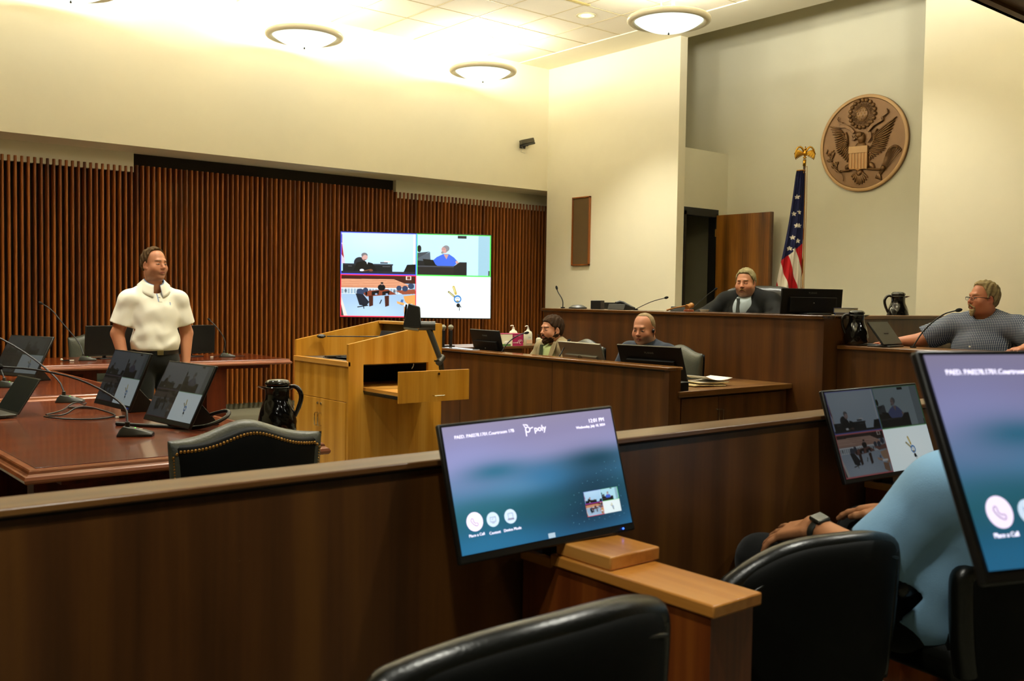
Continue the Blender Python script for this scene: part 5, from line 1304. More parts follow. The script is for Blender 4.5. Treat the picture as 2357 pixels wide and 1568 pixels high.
# ------------------------------------------------------------------ wall seal: bronze relief
def seal():
    t = thing('wall_seal', 'round bronze relief seal with a spread eagle and shield on the sage wall', 'seal', (10.70, 6.395, 3.352), R(-90))
    # local: x right in the photo, z up, facing -y; crop pixels -> metres
    def L(cx, cy, d=0.0):
        dx, dy = cx-806, cy-777
        u = dx*.001112; v = -(dy+dx*.135)*.000985 + 0*dx
        u = (dx+dy*.012)*.001075
        return Vector((u, -.035-d, v))
    RR = .578
    MB().lathe([(.0001, 0), (RR, 0), (RR, .030), (RR-.012, .040), (RR-.032, .040), (RR-.040, .030), (RR-.046, .026)], 96).xf(Matrix.Rotation(R(90), 4, 'X')).obj('disc', M_BRONZE, t, smooth=False)
    MB().lathe([(RR-.042, .030), (RR-.038, .0425), (RR-.020, .046), (RR-.004, .042), (RR, .03)], 96, cap=False).xf(Matrix.Rotation(R(90), 4, 'X')).obj('rim', M_BRONZEL, t)
    def leaf(mb, a, b, w, h):
        a, b = L(*a), L(*b); d = b-a; q = Vector((1, 0, 0)).rotation_difference(d.normalized()).to_matrix()
        mb.sph((a+b)/2, (d.length/2, h, w), 10, q)
    # glory: cloud ring, rays, stars
    c0 = (793, 422)
    ring = MB()
    for k in range(19):
        a = 2*PI*k/19+.1; ring.sph(L(c0[0]+152*math.cos(a), c0[1]+165*math.sin(a)-20*0-.135*152*math.cos(a)), (.0262, .022, .0262), 12)
    ring.obj('cloud_ring', M_BRONZE, t, smooth=True)
    rays = MB()
    for k in range(60):
        a = 2*PI*k/60; p = lambda r: (c0[0]+r*math.cos(a), c0[1]+r*1.08*math.sin(a)-.135*r*math.cos(a)); leaf(rays, p(78), p(124+8*(k % 2)), .0035, .006)
    rays.obj('rays', M_BRONZE, t, smooth=True)
    MB().sph(L(790, 425), (.078, .013, .088), 24).obj('star_field', M_BRONZE, t, smooth=True)
    st = MB()
    for x, y in ((788, 352), (770, 388), (806, 384), (840, 379), (733, 396), (746, 428), (787, 422), (826, 415), (725, 464), (763, 460), (800, 452), (837, 450), (781, 490)): st.sph(L(x, y, .012), (.010, .008, .010), 8)
    st.obj('stars', M_BRONZEL, t, smooth=True)
    # wings as rows of feathers
    def wing(name, rows):
        w = MB()
        for roots, tips, n, wd, h in rows:
            for i in range(n):
                f = i/(n-1)
                def ip(P):
                    g = f*(len(P)-1); j = min(int(g), len(P)-2); g -= j; return (P[j][0]+(P[j+1][0]-P[j][0])*g, P[j][1]+(P[j+1][1]-P[j][1])*g, h*.4)
                leaf(w, ip(roots), ip(tips), wd, h)
        w.obj(name, M_BRONZE, t, smooth=True)
    wing('left_wing', [
        ([(540, 610), (600, 700), (600, 800), (650, 900)], [(385, 580), (455, 760), (478, 900), (612, 1020)], 17, .0105, .012),
        ([(560, 640), (610, 720), (610, 800), (650, 870)], [(455, 640), (530, 760), (545, 880), (625, 960)], 14, .011, .018),
        ([(590, 680), (625, 740), (625, 800), (650, 850)], [(530, 650), (585, 740), (590, 820), (635, 905)], 11, .011, .023)])
    wing('right_wing', [
        ([(960, 660), (960, 760), (900, 860), (890, 920)], [(1215, 450), (1130, 690), (1085, 850), (905, 990)], 17, .011, .012),
        ([(950, 680), (950, 760), (900, 840), (890, 890)], [(1080, 560), (1040, 720), (1000, 850), (895, 920)], 14, .011, .018),
        ([(945, 680), (940, 750), (910, 800), (890, 840)], [(985, 600), (975, 700), (960, 800), (900, 850)], 10, .010, .023)])
    b = MB(); leaf(b, (770, 760), (790, 900), .075, .035); leaf(b, (790, 640), (790, 800), .048, .045)
    b.sph(L(775, 680, .03), (.045, .034, .038), 16); leaf(b, (762, 668, .03), (722, 700, .03), .013, .016)
    b.obj('eagle_body', M_BRONZE, t, smooth=True)
    for q in (((595, 640), (620, 800), .018, .024), ((935, 650), (960, 790), .018, .024)): b = MB(); leaf(b, *q); b.obj('wing_shoulder', M_BRONZE, t, smooth=True)
    for q in (((590, 1095), (650, 1050), .028, .024), ((895, 1000), (950, 1100), .030, .026)): b = MB(); leaf(b, *q); b.obj('eagle_leg', M_BRONZE, t, smooth=True)
    tl = MB()
    for k in range(9):
        a = R(150-k*15); leaf(tl, (770+20*math.cos(a), 1120), (772+120*math.cos(a), 1130+165*math.sin(a)*.98-abs(k-4)*4), .015, .014)
    leaf(tl, (745, 1100), (780, 1180), .03, .03); leaf(tl, (800, 1100), (765, 1180), .03, .03)
    tl.obj('tail', M_BRONZE, t, smooth=True)
    # shield
    def P2(x, y): v = L(x, y); return (v.x, v.z)
    MB().prism([P2(648, 828), P2(880, 805), P2(880, 888), P2(648, 914)], -.070, -.03, 'xz').obj('shield_chief', M_BRONZEL, t, bevel=.003)
    MB().prism([P2(648, 914), P2(880, 888), P2(880, 1060), P2(868, 1088), P2(800, 1096), P2(764, 1116), P2(730, 1102), P2(664, 1106), P2(648, 1090)], -.062, -.03, 'xz').obj('shield_field', mat('shield_bronze', '9a6c3a', .42, metal=.5), t, bevel=.003)
    sp = MB()
    for k in range(6):
        x = 667+k*38; sp.prism([P2(x, 914-(x-648)*.11), P2(x+17, 912-(x-648)*.11), P2(x+17, 1090), P2(x, 1090)], -.066, -.03, 'xz')
    sp.obj('shield_stripes', M_BRONZEL, t)
    # ribbon
    rb = MB()
    for P, w in (([(505, 465), (490, 490), (505, 520), (560, 535)], .006), ([(525, 575), (600, 578), (660, 610), (700, 655)], .020), ([(672, 700), (690, 740), (720, 720)], .014), ([(870, 630), (930, 560), (1000, 515), (1045, 490)], .020), ([(1045, 500), (1040, 460), (1100, 415), (1090, 370)], .010), ([(900, 650), (910, 700), (870, 765)], .014)):
        pts = [L(*p, .015) for p in P]
        for a, c in zip(pts, pts[1:]):
            d = c-a; q = Vector((1, 0, 0)).rotation_difference(d.normalized()).to_matrix(); rb.box(-d.length/2-.004, d.length/2+.004, -.008, .008, -w, w, q, (a+c)/2)
    rb.obj('ribbon', M_BRONZE, t, bevel=.003)
    ob = MB(); rn = random.Random(5)
    ob.tube([L(575, 1250, .01), L(570, 1170, .01), L(510, 1140, .02), L(430, 1060, .01), L(390, 940, .01)], .006, 8, smooth=1)
    for k in range(30):
        f = k/29; x = 500-120*f+rn.uniform(-35, 35); y = 1140-230*f+rn.uniform(-30, 30); a = R(rn.uniform(200, 330)); leaf(ob, (x, y), (x+42*math.cos(a), y+48*math.sin(a)), .009, .010)
    ob.tube([L(550, 1130, .02), L(660, 1110, .02)], .012, 8); ob.obj('olive_branch', M_BRONZE, t, smooth=True)
    ar = MB()
    ar.tube([L(880, 1090, .02), L(1040, 1090, .02)], .012, 8)
    for k in range(11):
        f = k/10; tip = (1100+150*f, 880-80*math.sin(f*2)+70*f*f); ar.tube([L(1000-20*f, 1180+20*f, .005), L(*tip, .01)], .004, 6); leaf(ar, tip, (tip[0]+14, tip[1]-42), .010, .010)
    for k in range(6): leaf(ar, (1010, 1120), (965+14*k, 1200+4*k), .012, .012)
    ar.sph(L(1060, 1070, .01), (.03, .03, .03), 12)
    ar.obj('arrows', M_BRONZE, t, smooth=True)
seal()

# ------------------------------------------------------------------ flag on its staff
def flag():
    t = thing('flag', 'draped national flag with gold fringe on an eagle topped staff beside the door', 'flag', (10.0, 6.80, .45), R(-41))
    # local x runs right in the picture, -y towards the room
    MB().cyl((.02, 0, 0), (.045, 0, 2.66), .014).obj('staff', wood('staff_wood', '3a2410', '54361a', '6a4826', rough=.3), t)
    MB().lathe([(.0001, 0), (.16, 0), (.16, .02), (.05, .06), (.03, .12), (.0001, .12)], 32).obj('staff_base', M_BRASS, t)
    e = MB(); e.cyl((.045, 0, 2.60), (.046, 0, 2.68), .019); e.sph((.047, 0, 2.70), (.022, .022, .014), 12); e.sph((.048, 0, 2.755), (.022, .02, .045), 12); e.sph((.050, -.008, 2.805), (.012, .012, .018), 10)
    e.tube([(.050, -.012, 2.815), (.044, -.02, 2.83), (.052, -.02, 2.825)], .005, 6)
    for s in (-1, 1):
        for k in range(8):
            f = k/7; q = Euler((0, R(s*(62-52*f)), 0)).to_matrix()
            x = .048+s*(.035+.075*f); e.sph((x, .004, 2.80-.010*f-.035-.012*f*f*3), (.011, .006, .045+.012*(1-f)), 8, q)
        e.tube([(.048+s*.01, 0, 2.77), (.048+s*.045, 0, 2.83), (.048+s*.09, 0, 2.82), (.048+s*.125, 0, 2.74)], [.012, .012, .010, .005], 8, smooth=1)
    e.obj('eagle_finial', M_GOLD, t, smooth=True)
    # cloth: width grows downward, folded; painted by position on the cloth
    n, m = 90, 420; top, bot = 2.55, .55
    A = np.zeros((m+1, n+1, 3)); C = np.zeros((m+1, n+1, 3))
    for j in range(m+1):
        v = j/m; z = top-(top-bot)*v
        xl = .00-.05-.26*v**.85+.02*math.sin(v*6); xr = .052+.0*v
        for i in range(n+1):
            u = i/n; x = xl+(xr-xl)*u
            y = -.02-.045*math.sin(u*PI)-(.030*v+.006)*math.sin(u*15+v*3.0)-.01*math.sin(u*31-v*4)
            A[j, i] = (x, y, z-.02*math.sin(u*PI)*v)
    X, Z = A[..., 0], A[..., 2]; V = (top-Z); U = np.linspace(0, 1, n+1)[None, :]*np.ones((m+1, 1))
    red, whi, blu = [np.array(s2l(c)) for c in ('a01216', 'd8cdb8', '161a3a')]
    s = (X*1.0+V*.0)-(V-1.0)*.30
    k = np.floor((s+.238)/.108).astype(int)
    C[:] = np.where((k % 2 == 0)[..., None], red, whi)
    bl = V < (.96+(U-.5)*-.22)
    C[bl] = blu
    for (sx, sv) in ((-.045, .32), (-.015, .50), (-.075, .52), (-.045, .66), (-.085, .80), (-.020, .84), (-.060, .95), (-.115, .93), (-.010, .66)):
        a = np.arctan2(-(V-sv), X-sx)-PI/2; r = np.hypot(X-sx, (V-sv)); rr = .030*(.42+.58*np.abs(((a/(2*PI/5)) % 1)-.5)*2)
        C[(r < rr) & bl] = whi
    edge = (U > .955) & (V > .02); C[edge] = np.array(s2l('a8741c'))
    C[(V < .012)] = np.array(s2l('a8741c'))
    idx = np.arange((m+1)*(n+1)).reshape(m+1, n+1); F = np.stack([idx[:-1, :-1], idx[1:, :-1], idx[1:, 1:], idx[:-1, 1:]], -1).reshape(-1, 4)
    o = mesh_np('cloth', A.reshape(-1, 3), F, vcol('flag_cloth', .8, .2), t, C.reshape(-1, 3))
    md = o.modifiers.new('thickness', 'SOLIDIFY'); md.thickness = .003
    # second fold behind, with fringe
    f2 = MB().grid(lambda u, v: (.035+.035*v+.02*u*(1-v)+.012*math.sin(v*22), .03+.02*math.sin(u*6), 1.9-1.35*v), 8, 60)
    f2.obj('rear_fold', mat('flag_red', '8e1014', .8), t)
    MB().tube([(.052, -.02, 2.52), (.056, -.03, 1.7), (.062, -.02, .9), (.06, 0, .6)], .006, 6).tube([(.05, -.03, 2.54), (.0, -.05, 2.50), (-.02, -.05, 2.38), (-.005, -.05, 2.22)], .008, 6, smooth=1).obj('gold_fringe', mat('gold_fringe', 'a87018', .6), t)
    MB().tube([(.05, -.01, 2.58), (.075, -.01, 2.60), (.080, -.01, 2.2), (.082, 0, 1.4), (.08, 0, .8)], .0035, 6).obj('gold_cord', MATS['gold_fringe'], t)
flag()

# ------------------------------------------------------------------ people
def v3(*a): return np.array(a, float)
def fin(S, name, m, parent, colfn, noise=None, loc=None):
    V, Q = S.mesh()
    if noise is not None: V = V+noise(V)
    c = colfn(V) if callable(colfn) else np.tile(np.array(s2l(colfn)), (len(V), 1))
    return mesh_np(name, V, Q, m, parent, c, True, loc)
def torso(S, J, g=0.0, fat=0.0, k=.04, sh=.062):
    P, C, Nk, L, Rr = J['pelvis'], J['chest'], J['neck'], J['shL'], J['shR']
    M = J.get('M')
    S.ell(P, v3(.165+fat*.8+g, .120+fat+g, .115+g), M, k)
    S.ell((P*.55+C*.45)+v3(0, fat*.5, 0), v3(.155+fat*1.1+g, .115+fat*1.3+g, .165), M, k)
    S.ell(C, v3(.172+fat*.6+g, .118+fat*.7+g, .170+g), M, k)
    S.cap(L*.8+Rr*.2, Rr*.8+L*.2, sh+g, sh+g, k, flat=((0, 0, 1), 1.05))
    for q in (L, Rr):
        S.cap(Nk*.9+q*.1+v3(0, -.015, -.012), q*.88+Nk*.12+v3(0, 0, .012), .048+g, .045+g, .035)
        S.ell(q, v3(.062, .062, .060)+g+fat*.2, None, .03)
def limb(S, a, b, c, r, g=0, k=.012):
    S.cap(a, b, r[0]+g, r[1]+g, k); S.cap(b, c, r[1]*1.04+g, r[2]+g, k)
def cutend(S, p, d, r=.09, ln=.12):
    d = np.array(d, float); d /= np.linalg.norm(d); a = np.cross(d, (0, .3, 1)); a /= np.linalg.norm(a); b = np.cross(d, a)
    S.rbox(np.array(p)+d*ln, v3(r, r, ln), np.stack([a, b, d], 1), .004, .003, op='s')
def wrinkle(amp, s=14, seed=0, stretch=(1, 1, .6)):
    def f(V):
        n = wob(V*np.array(stretch), s, seed)+.5*wob(V*np.array(stretch), s*2.3, seed+3)
        return np.stack([n*amp*.6, n*amp, n*amp*.2], 1)
    return f
def body(name, label, loc, rz, J, head, skin='b87c54', fat=0.0, fatface=0.0, hands=(), h=.012, fine=(), legs=True, paint=None, armr=(.052, .043, .029), group=None):
    """one continuous skin mesh: head, neck, trunk, arms, hands and legs"""
    ho, hM = head
    pts = [J[k] for k in J if k not in ('M',)]+[ho]
    lo = np.min(pts, 0)-.30; hi = np.max(pts, 0)+.26; hi[2] = ho[2]+.16; lo[2] = min(lo[2]+.15, -.02 if legs else lo[2]+.15)
    fr = [(ho-.125, ho+.14)]+list(fine)
    S = SDF(lo, hi, h, fr, .0038)
    torso(S, J, -.012, fat*.8)
    head_sdf(S, ho, hM, fatface, neck=J['neck']+v3(0, 0, -.02))
    for s in ('L', 'R'):
        limb(S, J['sh'+s], J['el'+s], J['wr'+s], armr)
        if legs:
            S.cap(J['hip'+s], J['kn'+s], .078+fat*.4, .052, .03); S.cap(J['kn'+s], J['an'+s], .050, .036, .015)
            f = J['an'+s]; S.cap(f+v3(0, -.02, -.045), f+v3(0, .13, -.055), .034, .028, .02)
    for kw in hands: hand_sdf(S, **kw)
    V, Q = S.mesh()
    c = np.tile(np.array(s2l(skin)), (len(V), 1)); c = blend(c, .12+.12*wob(V, 30, 1), 'a8603e')
    c = head_paint(V, c, ho, hM, **(paint or {}))
    o = mesh_np(name, V, Q, M_SKIN, None, c, True, loc); o.rotation_euler = (0, 0, rz)
    return tag(o, label, 'person', group)
def face_rz(dx, dy): return math.atan2(-dx, dy)

def standing_man():
    rz = face_rz(-.02, -1.0); hrz = face_rz(.30, -.95)-rz
    J = dict(pelvis=v3(0, 0, .93), chest=v3(0, -.005, 1.245), neck=v3(0, -.022, 1.492), shL=v3(-.185, -.01, 1.368), shR=v3(.185, -.01, 1.368),
             elL=v3(-.262, -.035, 1.115), elR=v3(.262, -.045, 1.115), wrL=v3(-.235, .02, .875), wrR=v3(.225, .03, .875),
             hipL=v3(-.09, 0, .90), hipR=v3(.09, 0, .90), knL=v3(-.10, .02, .50), knR=v3(.10, .02, .50), anL=v3(-.11, -.02, .09), anR=v3(.11, -.02, .09))
    ho = v3(0, .012, 1.640); hM = rotm(hrz, R(1))
    B = body('person', 'man standing in a white polo shirt and dark trousers behind the tilted monitors', (2.61, 7.50, 0), rz, J, (ho, hM), skin='c38560', fat=.012, fatface=.004,
             hands=[dict(w=J['wrL'], d=(.12, .15, -1), up=(-1, 0, 0), side=(0, 1, 0)), dict(w=J['wrR'], d=(-.12, .15, -1), up=(1, 0, 0), side=(0, 1, 0))], armr=(.056, .048, .032),
             paint=dict(skin='c38560', stubble='8a6048', blush=.25, brow='6a4c34', lip='a05a48'))
    hair_mesh('hair', B, ho, hM, '3a2814', M_HAIR, grow=.014, hy=.010, hs=.36, temple=.012, low=-.045, tuft=.005, col2='5a4222', sideburn=-.006)
    # polo shirt
    S = SDF((-.40, -.22, .90), (.40, .24, 1.56), .0075)
    torso(S, J, .012, .014, sh=.064)
    S.ell((0, .0, 1.06), (.186, .140, .12), None, .04)
    for s, q in (('L', -1), ('R', 1)):
        S.cap(J['sh'+s], J['el'+s], .078, .083, .025); cutend(S, J['sh'+s]*.27+J['el'+s]*.73, J['el'+s]-J['sh'+s], .12, .10)
    S.half((0, 0, .985), (0, 0, -1), .012)
    S.cap((0, -.02, 1.42), (0, .03, 1.62), .062, .066, .006, op='s'); S.cap((0, .06, 1.47), (0, .16, 1.55), .035, .05, .006, op='s')
    def wr(V):
        n = wob(V*v3(1, 1, 1.5), 13, 2)+.6*wob(V*v3(1.2, 1, 1), 26, 5); a = .006+.014*np.clip((1.25-V[:, 2])/.25, 0, 1)
        return np.stack([n*a*.4, n*a, n*a*.2], 1)
    def col(V):
        c = np.tile(np.array(s2l('f0ead6')), (len(V), 1))
        x, y, z = V.T; f = y > .05
        c = blend(c, f*(np.abs(x+.000) < .0035)*(z > 1.36)*(z < 1.46), '5f7fae')
        c = blend(c, f*(((x+.092)/.005)**2+((z-1.345)/.011)**2 < 1), '5f7fae')
        for zz in (1.392, 1.43): c = blend(c, f*(((x+.010)/.0055)**2+((z-zz)/.0055)**2 < 1), '9a8f78')
        c = blend(c, f*(np.abs(x+.010) < .014)*(np.abs(z-1.358) < .0025), 'b0a888')
        return c
    sh = fin(S, 'polo_shirt', M_CLOTH, B, col, wr)
    # collar: outer cream flaps, blue lining
    for nm, m, r, dz in (('collar', mat('polo_cream', 'f0ead6', .85), .078, 0), ('collar_lining', mat('polo_lining', '6f8db8', .85), .073, .004)):
        mb = MB()
        def f(u, v, r=r, dz=dz):
            a = R(108)+R(324)*u; w = 1+.10*v*abs(math.cos(a))
            fr = max(0, math.sin(a)); 
            return ((r+.036*v)*math.cos(a)*w, -.012+(r*1.02+.030*v)*math.sin(a), 1.530-.042*v+dz-.048*fr-.020*fr*v-.03*abs(u-.5)*2*v*(fr > 0))
        o = mb.grid(f, 44, 4).obj(nm, m, sh, smooth=True); md = o.modifiers.new('thickness', 'SOLIDIFY'); md.thickness = .004
    # belt, buckle, trousers
    S = SDF((-.25, -.22, .02), (.25, .22, 1.02), .009)
    S.ell((0, 0, .93), (.178, .132, .13), None, 0); S.ell((0, 0, 1.0), (.172, .128, .09), None, .03)
    for s, q in (('L', -1), ('R', 1)): S.cap(J['hip'+s], J['kn'+s], .100, .075, .03); S.cap(J['kn'+s], J['an'+s]-v3(0, 0, .02), .075, .062, .02)
    S.half((0, 0, 1.0), (0, 0, 1), .006)
    fin(S, 'trousers', M_CLOTH, B, '15150f', wrinkle(.004, 18))
    bl = MB().lathe([(.176, .955), (.180, .958), (.180, .990), (.176, .993)], 48).xf(Matrix.Diagonal((1, .76, 1, 1))).obj('belt', mat('belt_black', '0b0a08', .4), B)
    MB().box(-.024, .024, .134, .142, .955, .993).obj('buckle', mat('buckle_metal', '8a7c52', .3, metal=.8), bl, bevel=.003)
    for s in (-1, 1): MB().box(s*.11-.05, s*.11+.05, -.08, .18, 0, .07).obj('shoe', M_BLACK, B, bevel=.03, seg=3)
standing_man()

def seated(floor=0.0, lean=0.0, width=.19, hz=1.20, seat=.46, hy=.0):
    """joints of a seated figure facing +y; hz = height of the head origin"""
    nz = hz-.088
    return dict(pelvis=v3(0, -.05, seat+.10), chest=v3(0, -.03+lean*.5, nz-.245), neck=v3(0, -.02+lean+hy*.5, nz), shL=v3(-width, -.03+lean*.8, nz-.092), shR=v3(width, -.03+lean*.8, nz-.092),
                hipL=v3(-.10, .0, seat+.08), hipR=v3(.10, .0, seat+.08), knL=v3(-.12, .40, seat+.08), knR=v3(.12, .40, seat+.08), anL=v3(-.12, .38, .09), anR=v3(.12, .38, .09))

def navy_clerk():
    loc = (5.66, 5.20, 0); rz = face_rz(-1, .0); hrz = face_rz(-.985, -.17)-rz
    J = seated(hz=1.195, lean=.03, width=.20)
    J.update(elL=v3(-.29, .08, .78), elR=v3(.27, .06, .80), wrL=v3(-.16, .24, .80), wrR=v3(.14, .26, .80))
    J['neck'] = v3(0, -.02, 1.095); ho = v3(0, .045, 1.198); hM = rotm(hrz+R(6), R(-9))
    B = body('person', 'seated clerk in a navy shirt wearing a black earpiece behind the wide black monitor', loc, rz, J, (ho, hM), skin='bd8260', fat=.03, fatface=.010,
             hands=[dict(w=J['wrL'], d=(.3, 1, -.1), up=(0, 0, 1), side=(1, 0, 0)), dict(w=J['wrR'], d=(-.3, 1, -.1), up=(0, 0, 1), side=(-1, 0, 0))],
             paint=dict(stubble='a08c78', blush=.3, brow='8a6e50', lip='a05a4c', browk=.6, eyes='open'))
    hair_mesh('hair', B, ho, hM, '7c6444', M_HAIR, grow=.004, hy=.0, hs=.42, temple=.02, low=-.045, tuft=.0015, col2='9a8868', sideburn=-.01)
    S = SDF((-.42, -.30, .50), (.42, .36, 1.20), .009); torso(S, J, .014, .035)
    for s in 'LR': S.cap(J['sh'+s], J['el'+s], .076, .070, .02)
    S.cap((0, .02, 1.06), (0, .07, 1.22), .064, .074, .006, op='s'); S.cap((0, .10, 1.05), (0, .2, 1.14), .03, .06, .006, op='s')
    sh = fin(S, 'navy_shirt', M_CLOTH, B, '232b38', wrinkle(.006, 16, 4))
    mb = MB().grid(lambda u, v: ((.070+.028*v)*math.cos(R(110)+R(320)*u), .022+(.072+.02*v)*math.sin(R(110)+R(320)*u), 1.118-.035*v-.045*max(0, math.sin(R(110)+R(320)*u))), 36, 3)
    o = mb.obj('collar', mat('navy_collar', '1d2531', .85), sh, smooth=True); o.modifiers.new('thickness', 'SOLIDIFY').thickness = .005
    P = lambda x, y, z: tuple(ho+hM@v3(x, y, z))
    ep = MB().sph(P(-.085, .004, -.006), (.010, .014, .016), 12).sph(P(-.090, .012, -.002), .009, 8).obj('earpiece', M_BLACK, B)
    MB().tube([P(-.088, .004, -.02), P(-.078, .0, -.07), P(-.062, .02, -.12), P(-.04, .06, -.165)], .0022, 6, smooth=2).obj('earpiece_wire', M_BLACK, ep)
navy_clerk()

def bearded_clerk():
    loc = (5.84, 6.46, 0); rz = face_rz(-1, .10); hrz = face_rz(-.99, .12)-rz
    J = seated(hz=1.150, lean=.05, width=.185)
    J.update(elL=v3(-.27, .10, .76), elR=v3(.27, .14, .78), wrL=v3(-.15, .32, .80), wrR=v3(.16, .36, .80))
    J['neck'] = v3(0, .01, 1.05); ho = v3(0, .060, 1.150); hM = rotm(hrz, R(-2))
    B = body('person', 'seated man with brown beard in a tan jacket, green shirt and dark tie', loc, rz, J, (ho, hM), skin='b98260',
             hands=[dict(w=J['wrL'], d=(.3, 1, -.1), up=(0, 0, 1), side=(1, 0, 0)), dict(w=J['wrR'], d=(-.3, 1, -.1), up=(0, 0, 1), side=(-1, 0, 0))], paint=dict(blush=.15, brow='2c1c10', lip='9a5a4a'))
    hair_mesh('hair', B, ho, hM, '20140a', M_HAIR, grow=.011, hy=.038, hs=.78, temple=.008, low=-.05, tuft=.005, col2='3c2814', sideburn=-.035)
    beard_mesh('beard', B, ho, hM, '241509', M_HAIR, 'full', col2='402a16', th=.0085)
    S = SDF((-.14, -.04, .70), (.14, .26, 1.10), .007); S.ell((0, .04, .86), (.12, .130, .20), None, .02); S.cap((0, .02, .98), (0, .04, 1.06), .070, .062, .02)
    S.half((0, 0, 1.045), (0, .4, 1), .004)
    fin(S, 'green_shirt', M_CLOTH, B, 'a3ad72')
    MB().prism([(-.013, 1.02), (.013, 1.02), (.016, .995), (.030, .80), (0, .76), (-.030, .80), (-.016, .995)], .160, .178).xf(Matrix.Translation((0, .15, .99)) @ Matrix.Rotation(R(6), 4, 'X') @ Matrix.Translation((0, -.15, -.99))).obj('tie', mat('dark_green_tie', '2c3416', .6), B, bevel=.003)
    S = SDF((-.42, -.30, .50), (.42, .46, 1.16), .008); torso(S, J, .022, .015)
    for s in 'LR': limb(S, J['sh'+s], J['el'+s], J['wr'+s]*.92+J['el'+s]*.08, (.070, .062, .046))
    S.cap((0, .03, 1.0), (0, .09, 1.19), .068, .075, .006, op='s')
    mb = S
    for i in range(7): f = i/6; S.cap((0, .22, .72+.055*i), (0, .12, .76+.055*i), .012+.060*f*f, .012+.060*f*f, .01, op='s')
    jk = fin(S, 'tan_jacket', M_CLOTH, B, '8a7a56', wrinkle(.006, 13, 7))
    for s in (-1, 1):
        o = MB().grid(lambda u, v: (s*(.030+.075*math.sin(u*PI*.8)*v+.035*u), .158+.012*v-.085*u*u+.01*(1-v), .76+.29*u), 14, 4).obj('lapel', mat('jacket_lapel', '7c6c4a', .85), jk, smooth=True)
        o.modifiers.new('thickness', 'SOLIDIFY').thickness = .006
bearded_clerk()

def judge():
    loc = (7.20, 5.42, .45); rz = face_rz(-.97, -.20); hrz = face_rz(-.96, -.32)-rz
    J = seated(hz=1.150, lean=.0, width=.215)
    J.update(elL=v3(-.36, .12, .80), elR=v3(.36, .14, .80), wrL=v3(-.30, .20, .78), wrR=v3(.28, .26, .80))
    J['neck'] = v3(0, -.02, 1.065); ho = v3(0, .035, 1.145); hM = rotm(hrz, R(-5))
    B = body('person', 'judge with grey hair and moustache seated at the bench in a black robe', loc, rz, J, (ho, hM), skin='c68b68', fat=.05, fatface=.014, legs=True,
             paint=dict(stubble='8e7460', blush=.4, brow='6e5436', lip='9c5c48', eyes='shut'), hands=[dict(w=J['wrL'], d=(.3, 1, -.1), up=(0, 0, 1), side=(1, 0, 0)), dict(w=J['wrR'], d=(-.3, 1, -.1), up=(0, 0, 1), side=(-1, 0, 0))])
    hair_mesh('hair', B, ho, hM, '6c6040', M_HAIR, grow=.014, hy=.026, hs=.62, temple=.012, low=-.05, tuft=.004, col2='9a9068', sideburn=-.015)
    beard_mesh('moustache', B, ho, hM, '8a6038', M_HAIR, 'mustache', col2='a88858')
    S = SDF((-.14, -.10, .82), (.14, .22, 1.10), .007); S.ell((0, .045, .90), (.10, .125, .15), None, .02); S.cap((0, .0, 1.0), (0, .02, 1.06), .084, .078, .02)
    S.half((0, 0, 1.05), (0, .5, 1), .004)
    fin(S, 'white_shirt', M_CLOTH, B, 'a8b4b8')
    MB().prism([(-.010, 1.01), (.020, 1.01), (.014, .98), (.026, .86), (-.018, .86), (-.006, .98)], .150, .174).obj('tie', mat('grey_tie', '363c38', .6), B, bevel=.003)
    S = SDF((-.52, -.32, .45), (.52, .50, 1.18), .009); torso(S, J, .030, .055, sh=.07)
    for s in 'LR': limb(S, J['sh'+s], J['el'+s], J['wr'+s], (.088, .105, .11), k=.03)
    S.cap((0, .01, 1.04), (0, .06, 1.18), .074, .084, .006, op='s')
    for i in range(5): f = i/4; S.cap((-.02, .28, .92+.028*i), (-.02, .12, .96+.028*i), .003+.014*f, .003+.014*f, .005, op='s')
    def folds(V):
        x, y, z = V.T; n = np.sin(x*75+np.sin(z*9)*1.2)*np.clip((1.0-z)/.15, 0, 1)*.0085+.006*wob(V, 12, 3)
        return np.stack([n*.3, n, 0*n], 1)
    fin(S, 'black_robe', M_ROBE, B, '0b0b08', folds)
judge()

def gingham():
    m = bpy.data.materials.new('gingham_cloth'); m.use_nodes = True; nt = m.node_tree; b = nt.nodes['Principled BSDF']; N = nt.nodes.new; L = nt.links.new
    tc = N('ShaderNodeTexCoord'); ws = []
    for d in ('X', 'Z'):
        w = N('ShaderNodeTexWave'); w.wave_type = 'BANDS'; w.bands_direction = d; w.inputs['Scale'].default_value = 27; w.inputs['Distortion'].default_value = .6; w.inputs['Detail Scale'].default_value = .3
        L(tc.outputs['Object'], w.inputs['Vector']); ws.append(w)
    a = N('ShaderNodeMath'); a.operation = 'ADD'; L(ws[0].outputs['Fac'], a.inputs[0]); L(ws[1].outputs['Fac'], a.inputs[1])
    h = N('ShaderNodeMath'); h.operation = 'MULTIPLY'; h.inputs[1].default_value = .5; L(a.outputs[0], h.inputs[0])
    cr = N('ShaderNodeValToRGB'); e = cr.color_ramp.elements; e[0].position = .30; e[0].color = (*s2l('1e2740'), 1); e[1].position = .86; e[1].color = (*s2l('b4b6ae'), 1); k = e.new(.58); k.color = (*s2l('4a5874'), 1)
    L(h.outputs[0], cr.inputs['Fac']); L(cr.outputs[0], b.inputs['Base Color']); b.inputs['Roughness'].default_value = .85
    return m
